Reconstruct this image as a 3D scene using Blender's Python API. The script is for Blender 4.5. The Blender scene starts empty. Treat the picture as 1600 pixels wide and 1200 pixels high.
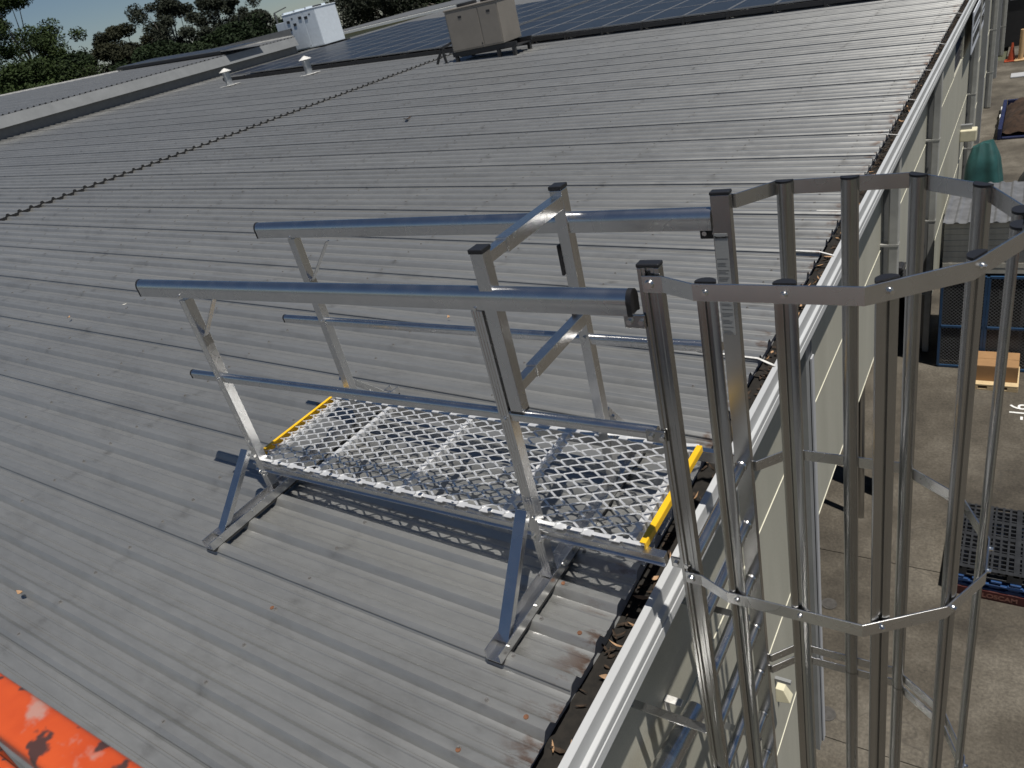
import bpy, bmesh, math, random
from mathutils import Vector, Matrix, noise
R = math.radians
random.seed(7)
scene = bpy.context.scene
col = scene.collection

# ------------------------------------------------------------------ camera
cam_d = bpy.data.cameras.new('camera')
cam = bpy.data.objects.new('camera', cam_d)
col.objects.link(cam)
CAMPOS = Vector((1.1268, -1.80242, 1.88671))
M3 = Matrix(((0.832163, -0.089977, 0.547182), (0.509444, 0.51378, -0.690287), (-0.219021, 0.853191, 0.473387)))
cam.matrix_world = Matrix.Translation(CAMPOS) @ M3.to_4x4()
cam_d.sensor_width = 36.0
cam_d.lens = 1160.0 / 1600.0 * 36.0
cam_d.clip_start = 0.05
cam_d.clip_end = 3000
cam_d.dof.use_dof = True
cam_d.dof.focus_distance = 3.6
cam_d.dof.aperture_fstop = 6.5
scene.camera = cam

# ------------------------------------------------------------------ light
SUN = Vector((0.31, -0.12, 1.0)).normalized()
world = bpy.data.worlds.new('World')
scene.world = world
world.use_nodes = True
wn = world.node_tree.nodes
wl = world.node_tree.links
wn.clear()
sky = wn.new('ShaderNodeTexSky')
sky.sky_type = 'NISHITA'
sky.sun_disc = False
sky.sun_elevation = math.asin(SUN.z)
sky.sun_rotation = math.atan2(SUN.x, SUN.y)
sky.air_density = 0.8
sky.dust_density = 0.15
sky.ozone_density = 3.5
bg = wn.new('ShaderNodeBackground')
bg.inputs['Strength'].default_value = 0.05
wo = wn.new('ShaderNodeOutputWorld')
wl.new(sky.outputs[0], bg.inputs['Color'])
wl.new(bg.outputs[0], wo.inputs['Surface'])
sd = bpy.data.lights.new('sun', 'SUN')
sd.energy = 5.0
sd.angle = R(0.53)
sd.color = (1.0, 0.955, 0.88)
so = bpy.data.objects.new('sun', sd)
col.objects.link(so)
so.rotation_euler = SUN.to_track_quat('Z', 'Y').to_euler()
so.location = (10, -10, 40)
vs = scene.view_settings
vs.view_transform = 'Standard'
vs.look = 'None'
vs.exposure = -0.05
vs.gamma = 1.0
vs.use_curve_mapping = False

# ------------------------------------------------------------------ materials
MATS = {}
def nodes(name):
    m = bpy.data.materials.new(name)
    m.use_nodes = True
    nt = m.node_tree
    b = nt.nodes['Principled BSDF']
    MATS[name] = m
    return m, nt, b

def N(nt, typ, **kw):
    n = nt.nodes.new(typ)
    for k, v in kw.items():
        setattr(n, k, v)
    return n

def noise_ramp(nt, scale, stops, coord='Object', stretch=(1, 1, 1), detail=5, rough=0.6, dist=0.0):
    tc = N(nt, 'ShaderNodeTexCoord')
    mp = N(nt, 'ShaderNodeMapping')
    mp.inputs['Scale'].default_value = stretch
    nz = N(nt, 'ShaderNodeTexNoise')
    nz.inputs['Scale'].default_value = scale
    nz.inputs['Detail'].default_value = detail
    nz.inputs['Roughness'].default_value = rough
    nz.inputs['Distortion'].default_value = dist
    rp = N(nt, 'ShaderNodeValToRGB')
    el = rp.color_ramp.elements
    while len(el) < len(stops):
        el.new(0.5)
    for e, (p, c) in zip(el, stops):
        e.position = p
        e.color = (*c, 1) if len(c) == 3 else c
    if coord == 'Position':
        ge = N(nt, 'ShaderNodeNewGeometry')
        nt.links.new(ge.outputs['Position'], mp.inputs['Vector'])
    else:
        nt.links.new(tc.outputs[coord], mp.inputs['Vector'])
    nt.links.new(mp.outputs[0], nz.inputs['Vector'])
    nt.links.new(nz.outputs['Fac'], rp.inputs['Fac'])
    return rp

def mix(nt, a, b, fac, mode='MIX'):
    m = N(nt, 'ShaderNodeMix', data_type='RGBA', blend_type=mode)
    for sock, v in ((m.inputs['A'], a), (m.inputs['B'], b), (m.inputs['Factor'], fac)):
        if isinstance(v, (int, float)):
            sock.default_value = v
        elif isinstance(v, tuple):
            sock.default_value = (*v, 1)
        else:
            nt.links.new(v, sock)
    return m.outputs['Result']

def g(v):
    return (v, v, v)

def simple(name, colr, rough=0.5, metal=0.0, var=0.12, scale=6, bump=0.0, bscale=60, stretch=(1, 1, 1), coord='Object', rvar=0.0):
    m, nt, b = nodes(name)
    lo = tuple(c * (1 - var) for c in colr)
    hi = tuple(min(1, c * (1 + var)) for c in colr)
    rp = noise_ramp(nt, scale, [(0.3, lo), (0.7, hi)], coord=coord, stretch=stretch)
    nt.links.new(rp.outputs[0], b.inputs['Base Color'])
    b.inputs['Metallic'].default_value = metal
    b.inputs['Roughness'].default_value = rough
    if rvar:
        rr = noise_ramp(nt, scale * 2.3, [(0.3, g(rough - rvar)), (0.7, g(rough + rvar))], coord=coord, stretch=stretch)
        nt.links.new(rr.outputs[0], b.inputs['Roughness'])
    if bump:
        bn = noise_ramp(nt, bscale, [(0.2, g(0)), (0.8, g(1))], coord=coord, stretch=stretch)
        bp = N(nt, 'ShaderNodeBump')
        bp.inputs['Strength'].default_value = bump
        bp.inputs['Distance'].default_value = 0.004
        nt.links.new(bn.outputs[0], bp.inputs['Height'])
        nt.links.new(bp.outputs[0], b.inputs['Normal'])
    return m

# weathered zinc-aluminium roof sheet
m, nt, b = nodes('roof_zinc')
base = noise_ramp(nt, 1.3, [(0.3, (0.305, 0.307, 0.30)), (0.55, (0.335, 0.337, 0.328)), (0.78, (0.37, 0.37, 0.355))], coord='Position', stretch=(0.5, 2.2, 1), detail=8)
fine = noise_ramp(nt, 40, [(0.3, g(0.93)), (0.7, g(1.04))], coord='Position', stretch=(0.25, 1, 1), detail=6)
c1 = mix(nt, base.outputs[0], fine.outputs[0], 1.0, 'MULTIPLY')
dirt = noise_ramp(nt, 2.6, [(0.52, g(0)), (0.80, g(0.5))], coord='Position', stretch=(0.8, 1.6, 1), detail=9, rough=0.7)
c2 = mix(nt, c1, (0.155, 0.15, 0.14), dirt.outputs[0])
oi = N(nt, 'ShaderNodeObjectInfo')
rr = N(nt, 'ShaderNodeMapRange')
rr.inputs['To Min'].default_value = 0.96
rr.inputs['To Max'].default_value = 1.05
nt.links.new(oi.outputs['Random'], rr.inputs['Value'])
cmb = N(nt, 'ShaderNodeCombineColor')
for i in range(3):
    nt.links.new(rr.outputs[0], cmb.inputs[i])
c3 = mix(nt, c2, cmb.outputs[0], 1.0, 'MULTIPLY')
# rust blooms along the cut eave ends of the sheets
ge = N(nt, 'ShaderNodeNewGeometry')
sp = N(nt, 'ShaderNodeSeparateXYZ')
nt.links.new(ge.outputs['Position'], sp.inputs[0])
em = N(nt, 'ShaderNodeMapRange')
em.inputs['From Min'].default_value = -0.20
em.inputs['From Max'].default_value = -0.04
nt.links.new(sp.outputs['X'], em.inputs['Value'])
rn = noise_ramp(nt, 16, [(0.52, g(0)), (0.64, g(0.85))], coord='Position', stretch=(0.5, 1, 1), detail=8)
mu = N(nt, 'ShaderNodeMath', operation='MULTIPLY')
nt.links.new(em.outputs[0], mu.inputs[0])
nt.links.new(rn.outputs[0], mu.inputs[1])
# grime collected along the fixing rows
a1 = N(nt, 'ShaderNodeMath', operation='MULTIPLY_ADD'); a1.inputs[1].default_value = 1 / 1.1; a1.inputs[2].default_value = 0.28 / 1.1 + 40.5
nt.links.new(sp.outputs['X'], a1.inputs[0])
a2 = N(nt, 'ShaderNodeMath', operation='FRACT'); nt.links.new(a1.outputs[0], a2.inputs[0])
a3 = N(nt, 'ShaderNodeMath', operation='SUBTRACT'); a3.inputs[1].default_value = 0.5; nt.links.new(a2.outputs[0], a3.inputs[0])
a4 = N(nt, 'ShaderNodeMath', operation='ABSOLUTE'); nt.links.new(a3.outputs[0], a4.inputs[0])
a5 = N(nt, 'ShaderNodeMapRange'); a5.inputs['From Min'].default_value = 0.0; a5.inputs['From Max'].default_value = 0.06; a5.inputs['To Min'].default_value = 1.0; a5.inputs['To Max'].default_value = 0.0
nt.links.new(a4.outputs[0], a5.inputs['Value'])
gn = noise_ramp(nt, 11, [(0.50, g(0)), (0.70, g(0.55))], coord='Position', stretch=(0.5, 1, 1), detail=7)
a6 = N(nt, 'ShaderNodeMath', operation='MULTIPLY'); nt.links.new(a5.outputs[0], a6.inputs[0]); nt.links.new(gn.outputs[0], a6.inputs[1])
c3 = mix(nt, c3, (0.085, 0.08, 0.072), a6.outputs[0])
c4 = mix(nt, c3, (0.13, 0.065, 0.035), mu.outputs[0])
nt.links.new(c4, b.inputs['Base Color'])
b.inputs['Metallic'].default_value = 0.68
rg = noise_ramp(nt, 9, [(0.3, g(0.36)), (0.7, g(0.42))], coord='Position', stretch=(0.3, 1, 1))
nt.links.new(rg.outputs[0], b.inputs['Roughness'])
bn = noise_ramp(nt, 3.0, [(0.2, g(0)), (0.8, g(1))], coord='Position', stretch=(0.6, 1, 1), detail=3)
bp = N(nt, 'ShaderNodeBump')
bp.inputs['Strength'].default_value = 0.07
bp.inputs['Distance'].default_value = 0.01
nt.links.new(bn.outputs[0], bp.inputs['Height'])
nt.links.new(bp.outputs[0], b.inputs['Normal'])

def alu(name, colr, rough, var=0.08, bump=True):
    m, nt, b = nodes(name)
    rp = noise_ramp(nt, 9, [(0.25, tuple(c * (1 - var) for c in colr)), (0.75, colr)], coord='Position', detail=7)
    st = noise_ramp(nt, 30, [(0.3, g(0.96)), (0.7, g(1.0))], coord='Position', stretch=(1, 1, 0.15), detail=4)
    nt.links.new(mix(nt, rp.outputs[0], st.outputs[0], 1.0, 'MULTIPLY'), b.inputs['Base Color'])
    b.inputs['Metallic'].default_value = 1.0
    rg = noise_ramp(nt, 12, [(0.3, g(rough - 0.025)), (0.7, g(rough + 0.03))], coord='Position', detail=1)
    if bump:
        nt.links.new(rg.outputs[0], b.inputs['Roughness'])
    else:
        b.inputs['Roughness'].default_value = rough
    bn = noise_ramp(nt, 14, [(0.2, g(0)), (0.8, g(1))], coord='Position', detail=2)
    bp = N(nt, 'ShaderNodeBump')
    bp.inputs['Strength'].default_value = 0.02
    bp.inputs['Distance'].default_value = 0.002
    nt.links.new(bn.outputs[0], bp.inputs['Height'])
    return m

alu('aluminium', (0.66, 0.66, 0.66), 0.26)
alu('aluminium_dull', (0.46, 0.46, 0.455), 0.24, bump=False)
alu('bolt_steel', (0.75, 0.74, 0.72), 0.22)
alu('mesh_metal', (0.85, 0.855, 0.86), 0.45)
MATS['mesh_metal'].node_tree.nodes['Principled BSDF'].inputs['Metallic'].default_value = 0.6
simple('black_plastic', (0.012, 0.012, 0.014), 0.45)
simple('rubber', (0.02, 0.02, 0.02), 0.8)
simple('yellow_paint', (0.80, 0.47, 0.015), 0.42, var=0.1)
simple('gutter_paint', (0.47, 0.48, 0.485), 0.42, var=0.07, scale=4, coord='Position', stretch=(1, .3, 1))
simple('gutter_inside', (0.012, 0.010, 0.008), 0.9, var=0.5, scale=30)
simple('leaf_litter', (0.04, 0.025, 0.015), 0.85, var=0.6, scale=25)
simple('dry_leaf', (0.36, 0.22, 0.12), 0.7, var=0.3)
simple('rust', (0.16, 0.07, 0.035), 0.85, var=0.4, scale=40)
simple('strap_white', (0.62, 0.61, 0.58), 0.5, var=0.25, scale=30)
simple('column_grey', (0.22, 0.227, 0.23), 0.45, var=0.1, coord='Position', scale=3)
simple('flashing_light', (0.42, 0.43, 0.45), 0.4, var=0.05)
simple('downpipe_cream', (0.34, 0.34, 0.32), 0.5, var=0.16, coord='Position', scale=5)
simple('joint_cream', (0.62, 0.60, 0.49), 0.5, var=0.06)
simple('dark_void', (0.012, 0.012, 0.013), 0.8)
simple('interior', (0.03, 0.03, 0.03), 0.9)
simple('black_steel', (0.018, 0.018, 0.02), 0.5)
simple('black_pallet', (0.022, 0.023, 0.025), 0.42, var=0.35, scale=12)
simple('blue_pallet', (0.010, 0.045, 0.14), 0.5, var=0.3, scale=9)
simple('red_pallet', (0.06, 0.010, 0.009), 0.55, var=0.3, scale=9)
simple('pallet_print', (0.22, 0.10, 0.075), 0.6)
simple('white_print', (0.78, 0.78, 0.76), 0.6)
simple('cardboard', (0.30, 0.17, 0.075), 0.75, var=0.1)
simple('raw_timber', (0.55, 0.42, 0.24), 0.7, var=0.2, scale=14, stretch=(1, 8, 8))
simple('blue_steel', (0.02, 0.06, 0.13), 0.45, var=0.2)
simple('wire_grey', (0.28, 0.29, 0.3), 0.45, metal=0.6)
simple('screw_grey', (0.19, 0.185, 0.18), 0.5, metal=0.4)
simple('shed_roof', (0.15, 0.153, 0.16), 0.5, metal=0.2, var=0.3, coord='Position')
simple('shed_cladding', (0.44, 0.42, 0.36), 0.5, var=0.22, coord='Position', scale=2, stretch=(3, 1, .6))
simple('tarp_green', (0.016, 0.075, 0.072), 0.6, var=0.25, scale=4)
simple('soil', (0.035, 0.019, 0.011), 0.95, var=0.6, scale=9, bump=0.9, bscale=14)
simple('bin_blue', (0.010, 0.016, 0.06), 0.5, var=0.25)
simple('orange_plastic', (0.32, 0.05, 0.015), 0.5)
simple('bollard_timber', (0.50, 0.33, 0.17), 0.7)
simple('ac_tan', (0.21, 0.19, 0.165), 0.5, var=0.07, coord='Position', scale=3)
simple('ac_white', (0.66, 0.72, 0.78), 0.4, var=0.06)
simple('vent_zinc', (0.38, 0.39, 0.40), 0.4, metal=0.7, var=0.15, scale=8)
simple('solar_frame', (0.22, 0.225, 0.23), 0.45, metal=0.4)
simple('far_cream', (0.52, 0.47, 0.32), 0.7)
simple('far_grey', (0.12, 0.125, 0.13), 0.6, metal=0.2)
simple('far_white', (0.75, 0.75, 0.73), 0.6)
simple('bark', (0.09, 0.075, 0.06), 0.9, var=0.35, scale=3)
simple('bark_pale', (0.22, 0.20, 0.175), 0.85, var=0.3, scale=3)
simple('lamp_cream', (0.62, 0.58, 0.42), 0.5)
simple('sign_white', (0.62, 0.65, 0.72), 0.45)
simple('sticker', (0.34, 0.345, 0.34), 0.5, var=0.04)
simple('sticker_ink', (0.02, 0.02, 0.02), 0.6)
simple('sticker_line', (0.15, 0.15, 0.15), 0.6)
simple('manhole_iron', (0.085, 0.08, 0.075), 0.6, metal=0.4, var=0.3, scale=20)
simple('light_litter', (0.6, 0.58, 0.52), 0.7)

# painted wall panel with faint vertical streaking
m, nt, b = nodes('wall_paint')
w1 = noise_ramp(nt, 1.6, [(0.3, (0.36, 0.353, 0.295)), (0.7, (0.43, 0.42, 0.355))], coord='Position', stretch=(1, 1.4, 0.25), detail=7)
w2 = noise_ramp(nt, 130, [(0.3, g(0.9)), (0.7, g(1.05))], coord='Position', detail=2)
nt.links.new(mix(nt, w1.outputs[0], w2.outputs[0], 1.0, 'MULTIPLY'), b.inputs['Base Color'])
b.inputs['Roughness'].default_value = 0.6
bn = noise_ramp(nt, 160, [(0.2, g(0)), (0.8, g(1))], coord='Position', detail=2)
bp = N(nt, 'ShaderNodeBump')
bp.inputs['Strength'].default_value = 0.3
bp.inputs['Distance'].default_value = 0.002
nt.links.new(bn.outputs[0], bp.inputs['Height'])
nt.links.new(bp.outputs[0], b.inputs['Normal'])

# stained old concrete
m, nt, b = nodes('concrete')
k1 = noise_ramp(nt, 0.9, [(0.33, (0.038, 0.032, 0.024)), (0.5, (0.08, 0.069, 0.053)), (0.67, (0.145, 0.129, 0.104))], coord='Position', detail=10, rough=0.65)
k2 = noise_ramp(nt, 30, [(0.32, g(0.6)), (0.68, g(1.25))], coord='Position', detail=5, rough=0.7)
k3 = noise_ramp(nt, 2.2, [(0.55, g(0)), (0.75, g(0.55))], coord='Position', detail=8)
c1 = mix(nt, k1.outputs[0], k2.outputs[0], 1.0, 'MULTIPLY')
c2 = mix(nt, c1, (0.07, 0.062, 0.05), k3.outputs[0])
vo = N(nt, 'ShaderNodeTexVoronoi', feature='DISTANCE_TO_EDGE')
vo.inputs['Scale'].default_value = 0.33
ge = N(nt, 'ShaderNodeNewGeometry')
ds = N(nt, 'ShaderNodeTexNoise')
ds.inputs['Scale'].default_value = 2.2
va = N(nt, 'ShaderNodeVectorMath', operation='MULTIPLY_ADD')
va.inputs[1].default_value = (0.5, 0.5, 0.5)
nt.links.new(ds.outputs['Color'], va.inputs[0])
nt.links.new(ge.outputs['Position'], ds.inputs['Vector'])
nt.links.new(ge.outputs['Position'], va.inputs[2])
nt.links.new(va.outputs[0], vo.inputs['Vector'])
cr = N(nt, 'ShaderNodeMapRange')
cr.inputs['From Max'].default_value = 0.004
cr.inputs['To Min'].default_value = 0.5
cr.inputs['To Max'].default_value = 0.0
nt.links.new(vo.outputs['Distance'], cr.inputs['Value'])
c3 = mix(nt, c2, (0.04, 0.035, 0.03), cr.outputs[0])
nt.links.new(c3, b.inputs['Base Color'])
b.inputs['Roughness'].default_value = 0.88
bp = N(nt, 'ShaderNodeBump')
bp.inputs['Strength'].default_value = 0.5
bp.inputs['Distance'].default_value = 0.01
nt.links.new(k2.outputs[0], bp.inputs['Height'])
nt.links.new(bp.outputs[0], b.inputs['Normal'])

simple('far_ground', (0.07, 0.075, 0.045), 0.95, var=0.4, scale=0.2, coord='Position')

# photovoltaic glass with its cell grid
m, nt, b = nodes('solar_glass')
ge = N(nt, 'ShaderNodeTexCoord')
br = N(nt, 'ShaderNodeTexBrick')
br.offset = 0.0
br.inputs['Color1'].default_value = (0.012, 0.014, 0.021, 1)
br.inputs['Color2'].default_value = (0.015, 0.018, 0.027, 1)
br.inputs['Mortar'].default_value = (0.05, 0.052, 0.06, 1)
br.inputs['Scale'].default_value = 1.0
br.inputs['Mortar Size'].default_value = 0.004
br.inputs['Brick Width'].default_value = 0.165
br.inputs['Row Height'].default_value = 0.165
nt.links.new(ge.outputs['Object'], br.inputs['Vector'])
nt.links.new(br.outputs[0], b.inputs['Base Color'])
b.inputs['Roughness'].default_value = 0.3
b.inputs['Specular IOR Level'].default_value = 0.10

# chipped orange lift paint
m, nt, b = nodes('orange_chipped')
o1 = noise_ramp(nt, 9, [(0.3, (0.42, 0.05, 0.012)), (0.7, (0.56, 0.085, 0.018))], coord='Position')
o2 = noise_ramp(nt, 24, [(0.57, g(0)), (0.60, g(0.95))], coord='Position', detail=3, rough=0.45)
o3 = noise_ramp(nt, 13, [(0.60, g(0)), (0.70, g(0.7))], coord='Position', detail=4, stretch=(1, 1.3, 1))
c1 = mix(nt, o1.outputs[0], (0.36, 0.27, 0.235), o3.outputs[0])
c2 = mix(nt, c1, (0.045, 0.03, 0.028), o2.outputs[0])
nt.links.new(c2, b.inputs['Base Color'])
b.inputs['Roughness'].default_value = 0.45

def leaf_mat(name, lo, hi):
    m, nt, b = nodes(name)
    rp = noise_ramp(nt, 0.55, [(0.3, lo), (0.7, hi)], coord='Position', detail=4)
    r2 = noise_ramp(nt, 6.0, [(0.3, g(0.7)), (0.7, g(1.25))], coord='Position', detail=2)
    nt.links.new(mix(nt, rp.outputs[0], r2.outputs[0], 1.0, 'MULTIPLY'), b.inputs['Base Color'])
    b.inputs['Roughness'].default_value = 0.75
    b.inputs['Specular IOR Level'].default_value = 0.2
    return m
leaf_mat('leaf_dark', (0.010, 0.019, 0.007), (0.019, 0.033, 0.011))
leaf_mat('leaf_green', (0.017, 0.031, 0.008), (0.036, 0.055, 0.014))
leaf_mat('leaf_olive', (0.019, 0.021, 0.011), (0.034, 0.036, 0.018))
leaf_mat('leaf_grey', (0.020, 0.025, 0.016), (0.036, 0.042, 0.028))

# ------------------------------------------------------------------ mesh helpers
class MB:
    def __init__(self):
        self.v = []; self.f = []; self.mi = []; self.cur = 0
    def add(self, vs, fs):
        o = len(self.v)
        self.v += [tuple(p) for p in vs]
        self.f += [tuple(i + o for i in f) for f in fs]
        self.mi += [self.cur] * len(fs)
        return self
    def box(self, a, b_):
        x0, y0, z0 = a; x1, y1, z1 = b_
        vs = [(x0, y0, z0), (x1, y0, z0), (x1, y1, z0), (x0, y1, z0), (x0, y0, z1), (x1, y0, z1), (x1, y1, z1), (x0, y1, z1)]
        return self.add(vs, [(0, 3, 2, 1), (4, 5, 6, 7), (0, 1, 5, 4), (1, 2, 6, 5), (2, 3, 7, 6), (3, 0, 4, 7)])
    def beam(self, p, q, w, h, up=(0, 0, 1)):
        """box from p to q, w across, h along up"""
        p = Vector(p); q = Vector(q)
        d = (q - p).normalized()
        s = d.cross(Vector(up))
        if s.length < 1e-5:
            s = d.cross(Vector((0, 1, 0)))
        s.normalize()
        u = s.cross(d).normalized()
        pr = [(-w / 2, -h / 2), (w / 2, -h / 2), (w / 2, h / 2), (-w / 2, h / 2)]
        return self.sweep(pr, p, q, s, u)
    def sweep(self, prof, p, q, s, u, cap=True):
        p = Vector(p); q = Vector(q); s = Vector(s); u = Vector(u)
        n = len(prof)
        vs = [p + s * a + u * b for a, b in prof] + [q + s * a + u * b for a, b in prof]
        d = q - p
        flip = s.cross(u).dot(d) > 0
        fs = []
        for i in range(n):
            j = (i + 1) % n
            fs.append((i, j, n + j, n + i) if flip else (i, n + i, n + j, j))
        if cap:
            a = tuple(range(n)); b = tuple(range(n, 2 * n))
            fs += [a[::-1], b] if flip else [a, b[::-1]]
        return self.add(vs, fs)
    def tube(self, p, q, r, r2=None, n=12, cap=True):
        p = Vector(p); q = Vector(q)
        r2 = r if r2 is None else r2
        d = (q - p).normalized()
        s = d.orthogonal().normalized(); u = d.cross(s)
        vs = []
        for k, (c, rad) in enumerate(((p, r), (q, r2))):
            for i in range(n):
                a = 2 * math.pi * i / n
                vs.append(c + s * math.cos(a) * rad + u * math.sin(a) * rad)
        fs = [(i, (i + 1) % n, n + (i + 1) % n, n + i) for i in range(n)]
        if cap:
            fs += [tuple(range(n))[::-1], tuple(range(n, 2 * n))]
        return self.add(vs, fs)
    def build(self, name, mats, parent=None, smooth=None, bevel=0.0):
        me = bpy.data.meshes.new(name)
        me.from_pydata(self.v, [], self.f)
        if isinstance(mats, str):
            mats = [mats]
        for mm in mats:
            me.materials.append(MATS[mm])
        if len(mats) > 1:
            me.polygons.foreach_set('material_index', self.mi)
        me.validate()
        if smooth:
            me.polygons.foreach_set('use_smooth', [True] * len(me.polygons))
            me.set_sharp_from_angle(angle=R(smooth))
        me.update()
        o = bpy.data.objects.new(name, me)
        col.objects.link(o)
        if parent:
            o.parent = parent
        if bevel:
            bv = o.modifiers.new('bevel', 'BEVEL')
            bv.width = bevel; bv.segments = 2; bv.limit_method = 'ANGLE'; bv.angle_limit = R(40)
        return o

def tag(o, label=None, cat=None, group=None, kind=None):
    if label: o['label'] = label
    if cat: o['category'] = cat
    if group: o['group'] = group
    if kind: o['kind'] = kind
    return o

def thing(name, label, cat, loc=(0, 0, 0), group=None):
    o = bpy.data.objects.new(name, None)
    o.empty_display_size = 0.2
    col.objects.link(o)
    o.location = loc
    return tag(o, label, cat, group)

def child(o, parent):
    """parent keeping world placement (parents here carry translation only)"""
    o.parent = parent
    o.matrix_parent_inverse = Matrix.Translation(parent.location).inverted()
    return o

def clone(o, parent=None, loc=None):
    c = o.copy()
    col.objects.link(c)
    if parent is not None:
        c.parent = parent
    if loc is not None:
        c.location = loc
    return c

GZ = -5.2                      # yard level; the platform deck is z = 0
TP = math.tan(R(2.8))
def rz(x):                     # rib-top height of the main roof
    return -0.288 - TP * (x + 0.347)

# ------------------------------------------------------------------ ground
mb = MB()
mb.add([(-400, -400, GZ - 0.02), (400, -400, GZ - 0.02), (400, 600, GZ - 0.02), (-400, 600, GZ - 0.02)], [(0, 1, 2, 3)])
tag(mb.build('terrain', 'far_ground'), 'flat grassy ground beyond the concrete yard', 'ground', kind='structure')
mb = MB()
for x0, x1, y0, y1 in [(-0.9, 8, -14, 3.02), (-0.9, 8, 3.03, 5.60), (-0.9, 8, 5.612, 14), (-0.9, 8, 14.012, 24), (-0.9, 8, 24.012, 34.2), (8.012, 30, -14, 34.2)]:
    mb.box((x0, y0, GZ - 0.3), (x1, y1, GZ))
tag(mb.build('concrete_yard', 'concrete'), 'stained old concrete yard slab beside the warehouse wall', 'ground', kind='structure')
mb = MB(); mb.box((-24, -13, GZ - 0.3), (-0.905, 39, GZ + 0.002))
tag(mb.build('interior_floor', 'concrete'), 'concrete warehouse floor seen under the lintel', 'floor', kind='structure')
mb = MB(); mb.box((0.2, 34.2, GZ - 0.3), (14, 37, GZ + 0.13))
tag(mb.build('kerb', 'concrete'), 'raised concrete kerb at the far end of the yard', 'kerb', kind='structure')

# ------------------------------------------------------------------ warehouse
bld = thing('warehouse_building', 'cream and grey warehouse with long ribbed metal roof under the platform', 'building', (-0.12, 0, GZ))
def bpart(mb, name, mats, **kw):
    return child(mb.build(name, mats, **kw), bld)

RP = 0.196                      # rib pitch
SW = RP * 4                     # sheet cover width
def sheet_profile(first_lip=0.0025):
    """one sheet: y, z (z = 0 at rib top)"""
    H = 0.035
    pts = [(-0.0350, -0.0150), (-0.0335, -0.0105), (-0.028, -0.0060)]
    for k in range(5):
        c = k * RP
        lift = first_lip if k == 0 else (-0.0015 if k == 4 else 0.0)
        if k > 0:
            pts += [(c - 0.045, -H), (c - 0.040, -H + 0.002)]
        pts += [(c - 0.0205, -0.0030 + lift), (c - 0.016, lift), (c - 0.004, lift + 0.0006), (c + 0.004, lift + 0.0006), (c + 0.016, lift), (c + 0.0205, -0.0030 + lift)]
        if k < 4:
            pts += [(c + 0.040, -H + 0.002), (c + 0.045, -H)]
            for q in (0.36, 0.64):
                s = c + RP * q
                pts += [(s - 0.0075, -H), (s - 0.0035, -H + 0.0036), (s + 0.0035, -H + 0.0036), (s + 0.0075, -H)]
        else:
            pts += [(c + 0.026, -0.012)]
    return pts

def sheet_mesh(name, x0, x1, zf, t=0.0):
    pts = sheet_profile()
    n = len(pts)
    xs = [x0, x1]
    vs = []; fs = []
    for x in xs:
        for y, z in pts:
            vs.append((x, y, zf(x) + z))
    for i in range(n - 1):
        fs.append((i, i + 1, n + i + 1, n + i))
    if t:                       # end face coloured dark as the shadow under the sheet lap
        o = len(vs)
        e = 1 if x1 > x0 else 0
        for y, z in pts:
            vs.append((xs[1] - 0.004, y, zf(xs[1]) + z - t))
        for i in range(n - 1):
            fs.append((n + i, n + i + 1, o + i + 1, o + i))
    me = bpy.data.meshes.new(name)
    me.from_pydata(vs, [], fs)
    me.materials.append(MATS['roof_zinc'])
    me.materials.append(MATS['dark_void'])
    for p in me.polygons:
        if p.index >= n - 1:
            p.material_index = 1
    me.polygons.foreach_set('use_smooth', [True] * len(me.polygons))
    me.set_sharp_from_angle(angle=R(28))
    return me

LAP = -12.4
STEP = -24.6
Y0 = -0.414
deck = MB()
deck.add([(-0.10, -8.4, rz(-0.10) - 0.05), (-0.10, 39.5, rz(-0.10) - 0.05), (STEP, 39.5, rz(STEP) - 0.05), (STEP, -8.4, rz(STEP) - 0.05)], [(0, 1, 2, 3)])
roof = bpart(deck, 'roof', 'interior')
lower = sheet_mesh('roof_sheet', LAP - 0.25, -0.035, rz)
upper = sheet_mesh('roof_sheet', STEP - 0.3, LAP, lambda x: rz(x) + 0.05, t=0.085)
for me, lab in ((lower, None), (upper, None)):
    for k in range(-10, 50):
        o = bpy.data.objects.new('roof_sheet', me)
        col.objects.link(o)
        o.location = (0, Y0 + SW * k, random.uniform(-0.0008, 0.0008))
        o.parent = roof
        o.matrix_parent_inverse = Matrix.Translation(bld.location).inverted() if False else Matrix()
# the roof part carries the building's offset through its parent inverse, so sheets sit in world space
# fixing screws with washers on the crests
mb = MB()
px = [-0.28 - 1.1 * i for i in range(11)]
for i, x in enumerate(px):
    for k in range(-36, 150):
        y = Y0 + RP * k
        if y > 16.5 or random.random() < 0.04:
            continue
        xx = x + random.uniform(-0.012, 0.012); yy = y + random.uniform(-0.004, 0.004)
        z = rz(xx)
        if y < 3.5 and x > -5:
            mb.tube((xx, yy, z), (xx, yy, z + 0.003), 0.009, n=8)
            mb.tube((xx, yy, z + 0.003), (xx, yy, z + 0.009), 0.0055, n=6)
        else:
            mb.box((xx - 0.008, yy - 0.008, z), (xx + 0.008, yy + 0.008, z + 0.006))
sc = mb.build('roof_screw', 'screw_grey', roof, smooth=40); sc['kind'] = 'stuff'
mb = MB()
for (x, y) in [(-0.27, -0.81), (-0.285, -0.02), (-0.11, -0.22), (-0.12, -0.61), (-0.30, 1.15), (-1.41, -0.61), (-2.38, 0.37)]:
    mb.tube((x, y, rz(x) + 0.0005), (x, y, rz(x) + 0.0035), 0.0095, n=10)
sc = mb.build('rusted_screw', 'rust', roof); sc['kind'] = 'stuff'

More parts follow.
